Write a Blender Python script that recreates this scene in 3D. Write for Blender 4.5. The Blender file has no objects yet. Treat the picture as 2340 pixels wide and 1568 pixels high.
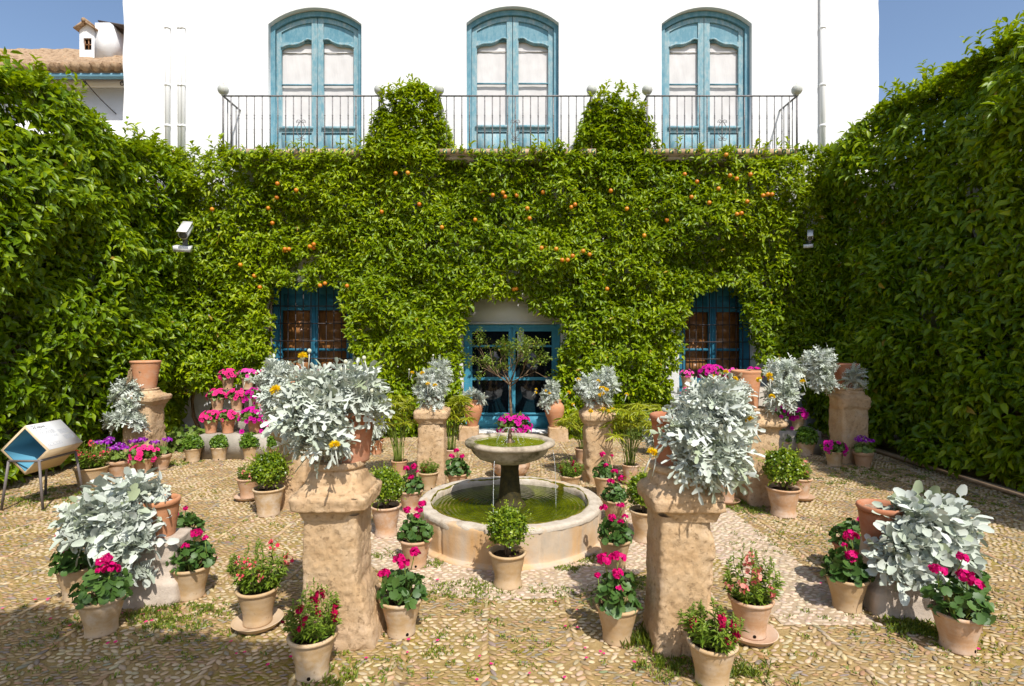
import bpy, math, random
import numpy as np
from mathutils import Vector, Matrix, Euler
from mathutils.geometry import delaunay_2d_cdt

# ------------------------------------------------------------------ camera, sky, sun, exposure
scene = bpy.context.scene
COL = scene.collection
H = 1.7                      # eye height
F = 1250.0                   # focal length for a 2340 px wide frame
VX, VY = 1165.0, 775.0       # where the level view direction meets that frame
cam_d = bpy.data.cameras.new("camera")
cam_d.sensor_width = 36.0
cam_d.lens = 36.0 * F / 2340.0
cam_d.shift_x = (1170 - VX) / 2340.0
cam_d.shift_y = -(784 - VY) / 2340.0
cam_d.clip_start = 0.05
cam_d.clip_end = 2000
cam = bpy.data.objects.new("camera", cam_d)
cam.location = (0, 0, H)
cam.rotation_euler = (math.radians(90), 0, 0)
COL.objects.link(cam)
scene.camera = cam

SUN_T = Vector((-0.30, 0.68, -1.0)).normalized()      # the way sunlight travels
sun_el = math.asin(-SUN_T.z)
sun_az = math.atan2(-SUN_T.x, -SUN_T.y)
world = bpy.data.worlds.new("World")
scene.world = world
world.use_nodes = True
wn = world.node_tree
sky = wn.nodes.new("ShaderNodeTexSky")
sky.sky_type = 'NISHITA'
sky.sun_disc = False
sky.sun_elevation = sun_el
sky.sun_rotation = sun_az
sky.air_density = 1.0
sky.dust_density = 1.6
sky.ozone_density = 1.5
wn.links.new(sky.outputs[0], wn.nodes["Background"].inputs[0])
wn.nodes["Background"].inputs[1].default_value = 0.15
sl = bpy.data.lights.new("sun", 'SUN')
sl.energy = 4.6
sl.angle = math.radians(0.5)
sl.color = (1.0, 0.96, 0.89)
so = bpy.data.objects.new("sun", sl)
so.rotation_euler = SUN_T.to_track_quat('-Z', 'Y').to_euler()
so.location = (3, -10, 15)
COL.objects.link(so)
scene.view_settings.view_transform = 'Standard'
scene.view_settings.look = 'None'
scene.view_settings.exposure = 0.26
scene.view_settings.gamma = 1.0
scene.view_settings.use_curve_mapping = False
scene.cycles.max_bounces = 6
scene.cycles.transparent_max_bounces = 6
scene.cycles.use_denoising = True

def gp(x, y, r=0.0):
    """a point of the flat ground, from where its foot stands"""
    d = H * F / (y - VY) + r
    return ((x - VX) * d / F, d)
def wx(x, d): return (x - VX) * d / F
def wz(y, d): return H - (y - VY) * d / F

# ------------------------------------------------------------------ noise
def _hash(ix, iy, iz, seed):
    n = (ix * 374761393 + iy * 668265263 + iz * 2147483647 + seed * 1274126177) & 0xFFFFFFFF
    n = ((n ^ (n >> 13)) * 1274126177) & 0xFFFFFFFF
    return ((n ^ (n >> 16)) & 0xFFFF) / 65535.0
def vnoise(P, f, seed=0):
    Q = np.asarray(P, float) * f + 1000.0
    I = np.floor(Q).astype(np.int64)
    T = Q - I
    T = T * T * (3 - 2 * T)
    out = 0
    for a in (0, 1):
        for b in (0, 1):
            for c in (0, 1):
                w = (T[:, 0] if a else 1 - T[:, 0]) * (T[:, 1] if b else 1 - T[:, 1]) * (T[:, 2] if c else 1 - T[:, 2])
                out = out + w * _hash(I[:, 0] + a, I[:, 1] + b, I[:, 2] + c, seed)
    return out * 2 - 1
def fbm(P, f, o=4, seed=0, g=0.5):
    s = 0; a = 1
    for k in range(o):
        s = s + a * vnoise(P, f * 2 ** k, seed + 7 * k); a *= g
    return s

# ------------------------------------------------------------------ materials
MATS = {}
class NT:
    def __init__(s, name):
        s.m = bpy.data.materials.new(name); s.m.use_nodes = True
        s.t = s.m.node_tree; s.n = s.t.nodes; s.l = s.t.links
        s.b = s.n["Principled BSDF"]; s.out = s.n["Material Output"]
        MATS[name] = s.m
    def node(s, typ, **kw):
        n = s.n.new(typ)
        for k, v in kw.items():
            if k.startswith('i_'): n.inputs[k[2:].replace('_', ' ')].default_value = v
            else: setattr(n, k, v)
        return n
    def link(s, a, b): s.l.new(a, b)
    def coord(s, kind='Object'):
        return s.node("ShaderNodeTexCoord").outputs[kind]
    def noise(s, scale, detail=4, rough=0.55, vec=None, stretch=None):
        n = s.node("ShaderNodeTexNoise"); n.inputs["Scale"].default_value = scale
        n.inputs["Detail"].default_value = detail; n.inputs["Roughness"].default_value = rough
        v = vec if vec is not None else s.coord()
        if stretch:
            m = s.node("ShaderNodeMapping"); m.inputs["Scale"].default_value = stretch
            s.link(v, m.inputs[0]); v = m.outputs[0]
        s.link(v, n.inputs["Vector"])
        return n.outputs["Fac"]
    def ramp(s, fac, stops):
        r = s.node("ShaderNodeValToRGB")
        els = r.color_ramp.elements
        while len(els) < len(stops): els.new(0.5)
        for e, (p, c) in zip(els, stops):
            e.position = p; e.color = (*c, 1) if len(c) == 3 else c
        s.link(fac, r.inputs[0]); return r.outputs[0]
    def mix(s, fac, a, b, mode='MIX'):
        m = s.node("ShaderNodeMix"); m.data_type = 'RGBA'; m.blend_type = mode
        for sock, v in ((m.inputs[0], fac), (m.inputs[6], a), (m.inputs[7], b)):
            if isinstance(v, (int, float)): sock.default_value = v
            elif isinstance(v, tuple): sock.default_value = (*v, 1)
            else: s.link(v, sock)
        return m.outputs[2]
    def bump(s, h, strength, dist=0.01):
        b = s.node("ShaderNodeBump"); b.inputs["Strength"].default_value = strength
        b.inputs["Distance"].default_value = dist
        s.link(h, b.inputs["Height"]); s.link(b.outputs[0], s.b.inputs["Normal"]); return b
    def col(s, c):
        if isinstance(c, tuple): s.b.inputs["Base Color"].default_value = (*c, 1)
        else: s.link(c, s.b.inputs["Base Color"])
    def rough(s, r, spec=None):
        s.b.inputs["Roughness"].default_value = r
        if spec is not None: s.b.inputs["Specular IOR Level"].default_value = spec
    def attr(s, name, out='Fac'):
        a = s.node("ShaderNodeAttribute"); a.attribute_name = name; return a.outputs[out]
    def rnd(s): return s.node("ShaderNodeObjectInfo").outputs["Random"]

def leaf_mat(name, stops, rough=0.4, trans=0.3, tcol=None, spec=0.5):
    t = NT(name)
    c = t.ramp(t.attr('tint'), stops)
    t.col(c); t.rough(rough, spec)
    tr = t.node("ShaderNodeBsdfTranslucent")
    if tcol:
        t.link(t.mix(0.6, c, tcol), tr.inputs[0])
    else: t.link(c, tr.inputs[0])
    mx = t.node("ShaderNodeMixShader"); mx.inputs[0].default_value = trans
    t.link(t.b.outputs[0], mx.inputs[1]); t.link(tr.outputs[0], mx.inputs[2])
    t.link(mx.outputs[0], t.out.inputs[0])
    return t.m
leaf_mat('orange_leaf', [(0, (0.09, 0.17, 0.002)), (0.5, (0.21, 0.31, 0.002)), (0.97, (0.40, 0.48, 0.006)), (1, (0.45, 0.30, 0.03))], 0.40, 0.38, (0.38, 0.46, 0.002), 0.35)
leaf_mat('creeper_leaf', [(0, (0.07, 0.145, 0.002)), (0.55, (0.165, 0.26, 0.002)), (0.97, (0.38, 0.47, 0.006)), (1, (0.42, 0.28, 0.03))], 0.42, 0.36, (0.38, 0.48, 0.002), 0.35)
leaf_mat('geranium_leaf', [(0, (0.03, 0.085, 0.012)), (1, (0.09, 0.17, 0.03))], 0.5, 0.2)
leaf_mat('snapdragon_leaf', [(0, (0.08, 0.16, 0.01)), (1, (0.24, 0.33, 0.03))], 0.45, 0.3)
leaf_mat('box_leaf', [(0, (0.05, 0.11, 0.006)), (0.5, (0.15, 0.235, 0.008)), (1, (0.34, 0.42, 0.02))], 0.35, 0.3)
leaf_mat('basil_leaf', [(0, (0.06, 0.15, 0.012)), (1, (0.2, 0.32, 0.025))], 0.45, 0.3)
leaf_mat('petunia_leaf', [(0, (0.08, 0.15, 0.02)), (1, (0.2, 0.28, 0.04))], 0.5, 0.25)
leaf_mat('papyrus_leaf', [(0, (0.2, 0.28, 0.008)), (1, (0.48, 0.5, 0.03))], 0.4, 0.35)
leaf_mat('myrtle_leaf', [(0, (0.09, 0.16, 0.012)), (0.85, (0.24, 0.32, 0.03)), (1, (0.5, 0.26, 0.06))], 0.4, 0.35)
leaf_mat('silver_leaf', [(0, (0.32, 0.37, 0.22)), (0.3, (0.43, 0.48, 0.38)), (1, (0.60, 0.63, 0.58))], 0.75, 0.12, None, 0.2)
leaf_mat('weed_leaf', [(0, (0.07, 0.13, 0.008)), (1, (0.26, 0.3, 0.02))], 0.5, 0.25)
leaf_mat('geranium_petal', [(0, (0.46, 0.0, 0.10)), (1, (0.74, 0.004, 0.19))], 0.6, 0.25, None, 0.2)
leaf_mat('magenta_petal', [(0, (0.46, 0.0, 0.2)), (1, (0.66, 0.005, 0.34))], 0.6, 0.25, None, 0.2)
leaf_mat('pink_petal', [(0, (0.72, 0.012, 0.16)), (1, (0.86, 0.04, 0.26))], 0.6, 0.25, None, 0.2)
leaf_mat('violet_pink_petal', [(0, (0.72, 0.03, 0.3)), (1, (0.85, 0.1, 0.46))], 0.6, 0.25, None, 0.2)
leaf_mat('throat_petal', [(0, (0.14, 0.0, 0.06)), (1, (0.2, 0.0, 0.08))], 0.7, 0.1, None, 0.2)
leaf_mat('purple_petal', [(0, (0.24, 0.01, 0.36)), (0.7, (0.42, 0.03, 0.5)), (1, (0.75, 0.5, 0.8))], 0.6, 0.25, None, 0.2)
leaf_mat('dark_red_petal', [(0, (0.22, 0.0, 0.03)), (1, (0.5, 0.0, 0.06))], 0.6, 0.2, None, 0.2)
leaf_mat('coral_petal', [(0, (0.7, 0.01, 0.08)), (0.6, (0.85, 0.06, 0.12)), (1, (0.85, 0.36, 0.26))], 0.6, 0.25, None, 0.2)
leaf_mat('pale_coral_petal', [(0, (0.75, 0.12, 0.14)), (1, (0.85, 0.5, 0.36))], 0.6, 0.25, None, 0.2)
leaf_mat('yellow_petal', [(0, (0.85, 0.55, 0.0)), (1, (0.95, 0.72, 0.015))], 0.6, 0.2, None, 0.2)

t = NT('orange_peel'); t.col(t.mix(t.rnd(), (0.52, 0.15, 0.006), (0.62, 0.25, 0.012))); t.rough(0.4); t.bump(t.noise(60, 2), 0.15)
t = NT('bud_silver'); t.col((0.55, 0.55, 0.4)); t.rough(0.8, 0.2)
t = NT('silver_stem'); t.col((0.55, 0.57, 0.5)); t.rough(0.8, 0.2)
t = NT('green_stem'); t.col((0.16, 0.22, 0.03)); t.rough(0.5)
t = NT('bark'); t.col(t.ramp(t.noise(25, 5), [(0.3, (0.09, 0.055, 0.03)), (0.7, (0.26, 0.18, 0.11))])); t.rough(0.9, 0.2); t.bump(t.noise(60, 4), 0.5)
t = NT('dry_stem'); t.col(t.ramp(t.noise(30, 5, stretch=(1, 1, 4)), [(0.3, (0.12, 0.075, 0.04)), (0.7, (0.34, 0.24, 0.14))])); t.rough(0.9, 0.2); t.bump(t.noise(70, 4), 0.6)
t = NT('soil'); t.col(t.ramp(t.noise(70, 5), [(0.35, (0.02, 0.013, 0.008)), (0.62, (0.09, 0.055, 0.03)), (0.75, (0.22, 0.15, 0.09))])); t.rough(0.95, 0.1); t.bump(t.noise(120, 4), 0.8, 0.01)
t = NT('dry_soil'); t.col(t.ramp(t.noise(50, 5), [(0.35, (0.2, 0.12, 0.08)), (0.6, (0.4, 0.27, 0.19)), (0.78, (0.6, 0.5, 0.42))])); t.rough(0.95, 0.1); t.bump(t.noise(120, 4), 0.6, 0.01)

def clay(name, a, b, c):
    t = NT(name)
    co = t.coord()
    n1 = t.noise(11, 7, 0.68, co)
    n2 = t.noise(13, 6, 0.65, co, (0.6, 0.6, 9))
    base = t.mix(t.ramp(n2, [(0.3, (0, 0, 0)), (0.7, (1, 1, 1))]), a, b)
    base = t.mix(t.ramp(n1, [(0.42, (0, 0, 0)), (0.66, (1, 1, 1))]), base, c)
    sz = t.node('ShaderNodeSeparateXYZ'); t.link(co, sz.inputs[0])
    ad = t.node('ShaderNodeMath', operation='MULTIPLY_ADD'); ad.inputs[1].default_value = 0.09; t.link(n1, ad.inputs[0]); t.link(sz.outputs[2], ad.inputs[2])
    base = t.mix(t.ramp(ad.outputs[0], [(0.05, (0.75, 0.75, 0.75)), (0.085, (0, 0, 0))]), base, (c[0] * 0.92, c[1] * 0.9, c[2] * 0.9))
    r = t.rnd()
    base = t.mix(t.ramp(r, [(0, (0, 0, 0)), (1, (0.75, 0.75, 0.75))]), base, a)
    sp = t.ramp(t.noise(55, 3, 0.6, co), [(0.66, (0, 0, 0)), (0.72, (0.5, 0.5, 0.5))])
    base = t.mix(sp, base, (a[0] * 0.55, a[1] * 0.5, a[2] * 0.45))
    t.col(base); t.rough(0.82, 0.25)
    w = t.node("ShaderNodeTexWave", wave_type='BANDS', bands_direction='Z')
    w.inputs["Scale"].default_value = 9; w.inputs["Distortion"].default_value = 4.0
    w.inputs["Detail"].default_value = 2
    t.link(co, w.inputs["Vector"])
    a_ = t.node("ShaderNodeMath", operation='ADD')
    t.link(w.outputs["Fac"], a_.inputs[0]); t.link(t.noise(60, 4, 0.6, co), a_.inputs[1])
    t.bump(a_.outputs[0], 0.12, 0.003)
clay('buff_clay', (0.46, 0.30, 0.145), (0.53, 0.365, 0.20), (0.62, 0.51, 0.39))
clay('pink_clay', (0.48, 0.27, 0.14), (0.55, 0.345, 0.20), (0.62, 0.50, 0.40))
clay('orange_clay', (0.50, 0.215, 0.10), (0.57, 0.29, 0.155), (0.52, 0.33, 0.22))
clay('red_clay', (0.40, 0.145, 0.07), (0.48, 0.20, 0.10), (0.46, 0.27, 0.18))

t = NT('sandstone')
co = t.coord()
n = t.noise(5, 8, 0.65, co)
c = t.ramp(n, [(0.28, (0.39, 0.245, 0.125)), (0.43, (0.54, 0.36, 0.195)), (0.58, (0.61, 0.44, 0.27)), (0.74, (0.57, 0.45, 0.335))])
n2 = t.noise(2.2, 6, 0.6, co)
c = t.mix(t.ramp(n2, [(0.45, (0, 0, 0)), (0.68, (0.55, 0.55, 0.55))]), c, (0.58, 0.40, 0.265))
pit = t.ramp(t.noise(34, 6, 0.75, co), [(0.34, (1, 1, 1)), (0.44, (0, 0, 0))])
c = t.mix(t.ramp(t.noise(85, 4, 0.7, co), [(0.35, (0.4, 0.4, 0.4)), (0.6, (0, 0, 0))]), c, (0.46, 0.30, 0.165))
c = t.mix(pit, c, (0.43, 0.28, 0.15))
t.col(c); t.rough(0.92, 0.15)
h = t.node("ShaderNodeMath", operation='SUBTRACT')
t.link(t.noise(46, 9, 0.8, co), h.inputs[0]); t.link(pit, h.inputs[1])
t.bump(h.outputs[0], 0.6, 0.018)

t = NT('grey_stone')
co = t.coord(); n = t.noise(4, 8, 0.65, co)
c = t.ramp(n, [(0.25, (0.3, 0.25, 0.2)), (0.5, (0.5, 0.41, 0.33)), (0.75, (0.58, 0.5, 0.42))])
t.col(c); t.rough(0.9, 0.2); t.bump(t.noise(40, 7, 0.7, co), 0.55, 0.012)

t = NT('basin_stone')
co = t.coord()
n = t.noise(3.2, 7, 0.6, co, (1, 1, 0.5))
c = t.ramp(n, [(0.3, (0.54, 0.31, 0.12)), (0.44, (0.56, 0.37, 0.20)), (0.58, (0.50, 0.40, 0.29)), (0.74, (0.36, 0.31, 0.25))])
sx = t.node("ShaderNodeSeparateXYZ"); t.link(co, sx.inputs[0])
streak = t.ramp(t.noise(6, 4, 0.6, co, (1, 1, 0.12)), [(0.5, (0, 0, 0)), (0.72, (0.8, 0.8, 0.8))])
c = t.mix(streak, c, (0.43, 0.385, 0.33))
t.col(c); t.rough(0.8, 0.3); t.bump(t.noise(28, 7, 0.65, co), 0.35, 0.01)

t = NT('rim_stone'); co = t.coord()
t.col(t.ramp(t.noise(7, 8, 0.7, co), [(0.3, (0.33, 0.26, 0.19)), (0.5, (0.50, 0.43, 0.34)), (0.75, (0.58, 0.52, 0.44))])); t.rough(0.9, 0.2); t.bump(t.noise(40, 7, 0.75, co), 0.6, 0.012)
def mossy(name, lo, hi, zlo, zhi):
    t = NT(name)
    co = t.coord(); sx = t.node("ShaderNodeSeparateXYZ"); t.link(co, sx.inputs[0])
    n = t.noise(6, 7, 0.65, co)
    st = t.ramp(n, [(0.3, (0.2, 0.16, 0.11)), (0.5, (0.42, 0.35, 0.26)), (0.7, (0.55, 0.48, 0.38))])
    ms = t.ramp(t.noise(30, 5, 0.6, co), [(0.3, lo), (0.7, hi)])
    m = t.ramp(t.noise(4.5, 5, 0.65, co), [(zlo, (0, 0, 0)), (zhi, (1, 1, 1))])
    t.col(t.mix(m, st, ms)); t.rough(0.75, 0.3); t.bump(t.noise(45, 6, 0.7, co), 0.6, 0.01)
mossy('bowl_stone', (0.04, 0.04, 0.01), (0.12, 0.10, 0.03), 0.52, 0.66)
mossy('wet_moss_stone', (0.016, 0.014, 0.004), (0.06, 0.045, 0.01), 0.05, 0.2)
t = NT('moss'); t.col(t.ramp(t.noise(30, 5), [(0.3, (0.07, 0.065, 0.006)), (0.5, (0.16, 0.15, 0.012)), (0.75, (0.27, 0.2, 0.02))])); t.rough(0.95, 0.1); t.bump(t.noise(90, 5, 0.7), 1.0, 0.015)

def water(name, a, b, wave, strength):
    t = NT(name); co = t.coord()
    t.col(t.ramp(t.noise(3.5, 5, 0.6, co), [(0.35, a), (0.65, b)]))
    t.rough(0.04, 0.6)
    w = t.node("ShaderNodeTexWave", wave_type='RINGS', rings_direction='SPHERICAL')
    w.inputs["Scale"].default_value = wave; w.inputs["Distortion"].default_value = 3.0; w.inputs["Detail"].default_value = 2
    t.link(co, w.inputs["Vector"])
    t.bump(w.outputs["Fac"], strength, 0.004)
water('pond_water', (0.012, 0.018, 0.001), (0.10, 0.12, 0.003), 9, 0.45)
water('bowl_water', (0.12, 0.15, 0.003), (0.21, 0.23, 0.006), 12, 0.2)
t = NT('falling_water'); t.col((0.85, 0.9, 0.92)); t.rough(0.1); t.b.inputs["Transmission Weight"].default_value = 0.6; t.b.inputs["IOR"].default_value = 1.33
t = NT('bronze'); t.col((0.12, 0.08, 0.045)); t.rough(0.5); t.b.inputs["Metallic"].default_value = 0.7

t = NT('white_plaster')
co = t.coord()
c = t.ramp(t.noise(1.4, 7, 0.6, co), [(0.3, (0.70, 0.70, 0.695)), (0.6, (0.765, 0.77, 0.77))])
sp = t.ramp(t.noise(9, 6, 0.7, co), [(0.74, (0, 0, 0)), (0.82, (0.35, 0.35, 0.35))])
c = t.mix(sp, c, (0.62, 0.55, 0.45))
t.col(c); t.rough(0.92, 0.15)
h = t.node("ShaderNodeMath", operation='ADD')
t.link(t.noise(5, 6, 0.55, co, (1, 1, 2)), h.inputs[0]); t.link(t.noise(45, 5, 0.6, co), h.inputs[1])
t.bump(h.outputs[0], 0.28, 0.025)
t = NT('white_pipe'); t.col((0.74, 0.74, 0.73)); t.rough(0.55, 0.3)
t = NT('concrete'); co = t.coord(); t.col(t.ramp(t.noise(7, 7, 0.65, co), [(0.3, (0.33, 0.29, 0.24)), (0.7, (0.5, 0.45, 0.38))])); t.rough(0.9, 0.2); t.bump(t.noise(50, 6, 0.7, co), 0.4, 0.01)

def painted(name, paint, worn, lo, hi):
    t = NT(name); co = t.coord()
    n = t.noise(9, 7, 0.72, co, (1.6, 1.6, 0.7))
    c = t.mix(t.ramp(n, [(lo, (0, 0, 0)), (hi, (1, 1, 1))]), paint, worn)
    d = t.ramp(t.noise(26, 6, 0.7, co, (0.5, 1, 3)), [(0.66, (0, 0, 0)), (0.72, (0.7, 0.7, 0.7))])
    c = t.mix(d, c, (0.5, 0.5, 0.45))
    t.col(c); t.rough(0.6, 0.35); t.bump(t.noise(30, 6, 0.7, co, (0.6, 1, 3)), 0.3, 0.006)
painted('faded_blue', (0.085, 0.23, 0.30), (0.2, 0.34, 0.39), 0.42, 0.72)
painted('worn_blue', (0.135, 0.295, 0.355), (0.35, 0.425, 0.43), 0.42, 0.68)
painted('deep_blue', (0.02, 0.14, 0.23), (0.035, 0.2, 0.3), 0.4, 0.8)
painted('bright_blue', (0.035, 0.22, 0.33), (0.07, 0.29, 0.39), 0.4, 0.8)
t = NT('gutter_blue'); t.col((0.12, 0.27, 0.36)); t.rough(0.6)
t = NT('curtain'); co = t.coord(); t.col(t.ramp(t.noise(4, 4, 0.5, co), [(0.3, (0.58, 0.56, 0.55)), (0.7, (0.66, 0.64, 0.63))])); t.rough(0.9, 0.15); t.bump(t.noise(3, 3, 0.5, co, (4, 1, 1)), 0.25, 0.03)
t = NT('iron'); co = t.coord(); t.col(t.ramp(t.noise(40, 4, 0.6, co), [(0.4, (0.16, 0.155, 0.16)), (0.7, (0.30, 0.28, 0.27))])); t.rough(0.65); t.b.inputs["Metallic"].default_value = 0.2
t = NT('dark_iron'); t.col((0.03, 0.022, 0.022)); t.rough(0.6)
t = NT('ball_stone'); co = t.coord(); t.col(t.ramp(t.noise(18, 6, 0.7, co), [(0.4, (0.42, 0.43, 0.39)), (0.55, (0.52, 0.53, 0.49)), (0.68, (0.33, 0.25, 0.17))])); t.rough(0.7)
t = NT('tile_clay'); t.col(t.ramp(t.noise(8, 6, 0.7), [(0.3, (0.33, 0.2, 0.11)), (0.7, (0.52, 0.37, 0.24))])); t.rough(0.8)
t = NT('tile_green'); t.col((0.03, 0.16, 0.11)); t.rough(0.3)
t = NT('tile_yellow'); t.col((0.6, 0.5, 0.12)); t.rough(0.3)
t = NT('roof_tile'); co = t.coord(); t.col(t.ramp(t.noise(5, 7, 0.75, co, (2, 1, 1)), [(0.28, (0.10, 0.065, 0.04)), (0.42, (0.26, 0.165, 0.095)), (0.55, (0.40, 0.285, 0.18)), (0.68, (0.34, 0.19, 0.105)), (0.8, (0.45, 0.36, 0.26))])); t.rough(0.9, 0.2); t.bump(t.noise(20, 6, 0.7, co), 0.5, 0.02)
t = NT('wood_shutter'); co = t.coord(); t.col(t.ramp(t.noise(6, 6, 0.6, co, (6, 6, 0.7)), [(0.3, (0.16, 0.065, 0.022)), (0.7, (0.34, 0.15, 0.045))])); t.rough(0.35)
t = NT('dark_glass'); t.col((0.008, 0.009, 0.012)); t.rough(0.04, 0.5)
t = NT('blind'); co = t.coord(); t.col((0.72, 0.71, 0.69)); t.rough(0.6)
t = NT('matt_white'); t.col((0.66, 0.66, 0.66)); t.rough(0.6)
t = NT('ink'); t.col((0.03, 0.03, 0.035)); t.rough(0.7)
t = NT('pale_ink'); t.col((0.16, 0.17, 0.19)); t.rough(0.7)
t = NT('faint_ink'); t.col((0.34, 0.36, 0.4)); t.rough(0.7)
t = NT('sign_wood'); co = t.coord(); t.col(t.ramp(t.noise(10, 5, 0.6, co, (3, 0.6, 3)), [(0.3, (0.56, 0.42, 0.25)), (0.7, (0.66, 0.52, 0.34))])); t.rough(0.6)
t = NT('sign_blue'); t.col((0.10, 0.30, 0.42)); t.rough(0.6)
t = NT('sign_steel'); t.col((0.14, 0.12, 0.115)); t.rough(0.55)
t = NT('camera_white'); t.col((0.75, 0.75, 0.75)); t.rough(0.4)
t = NT('camera_grey'); t.col((0.12, 0.12, 0.12)); t.rough(0.5)
t = NT('black_hole'); t.col((0.012, 0.008, 0.006)); t.rough(0.9, 0.1)
t = NT('dark_metal'); t.col((0.07, 0.055, 0.05)); t.rough(0.7)

t = NT('earth')
co = t.coord()
c = t.ramp(t.noise(9, 8, 0.7, co), [(0.3, (0.25, 0.165, 0.068)), (0.55, (0.36, 0.25, 0.11)), (0.75, (0.44, 0.325, 0.165))])
m1 = t.ramp(t.noise(1.3, 6, 0.6, co), [(0.46, (0, 0, 0)), (0.62, (1, 1, 1))])
m2 = t.ramp(t.noise(22, 6, 0.7, co), [(0.42, (0, 0, 0)), (0.58, (1, 1, 1))])
c = t.mix(t.mix(1.0, m1, m2, 'MULTIPLY'), c, t.ramp(t.noise(60, 4), [(0.3, (0.17, 0.14, 0.012)), (0.7, (0.32, 0.25, 0.03))]))
t.col(c); t.rough(0.95, 0.1); t.bump(t.noise(55, 7, 0.7, co), 0.8, 0.012)
t = NT('mortar'); co = t.coord()
t.col(t.ramp(t.noise(6, 8, 0.7, co), [(0.3, (0.34, 0.25, 0.16)), (0.7, (0.46, 0.35, 0.235))])); t.rough(0.95, 0.1); t.bump(t.noise(50, 7, 0.7, co), 0.7, 0.01)
t = NT('pebble'); t.col(t.attr('col', 'Color')); t.rough(0.6, 0.35)
n_ = t.noise(160, 3, 0.6); t.bump(n_, 0.2, 0.003)

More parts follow.
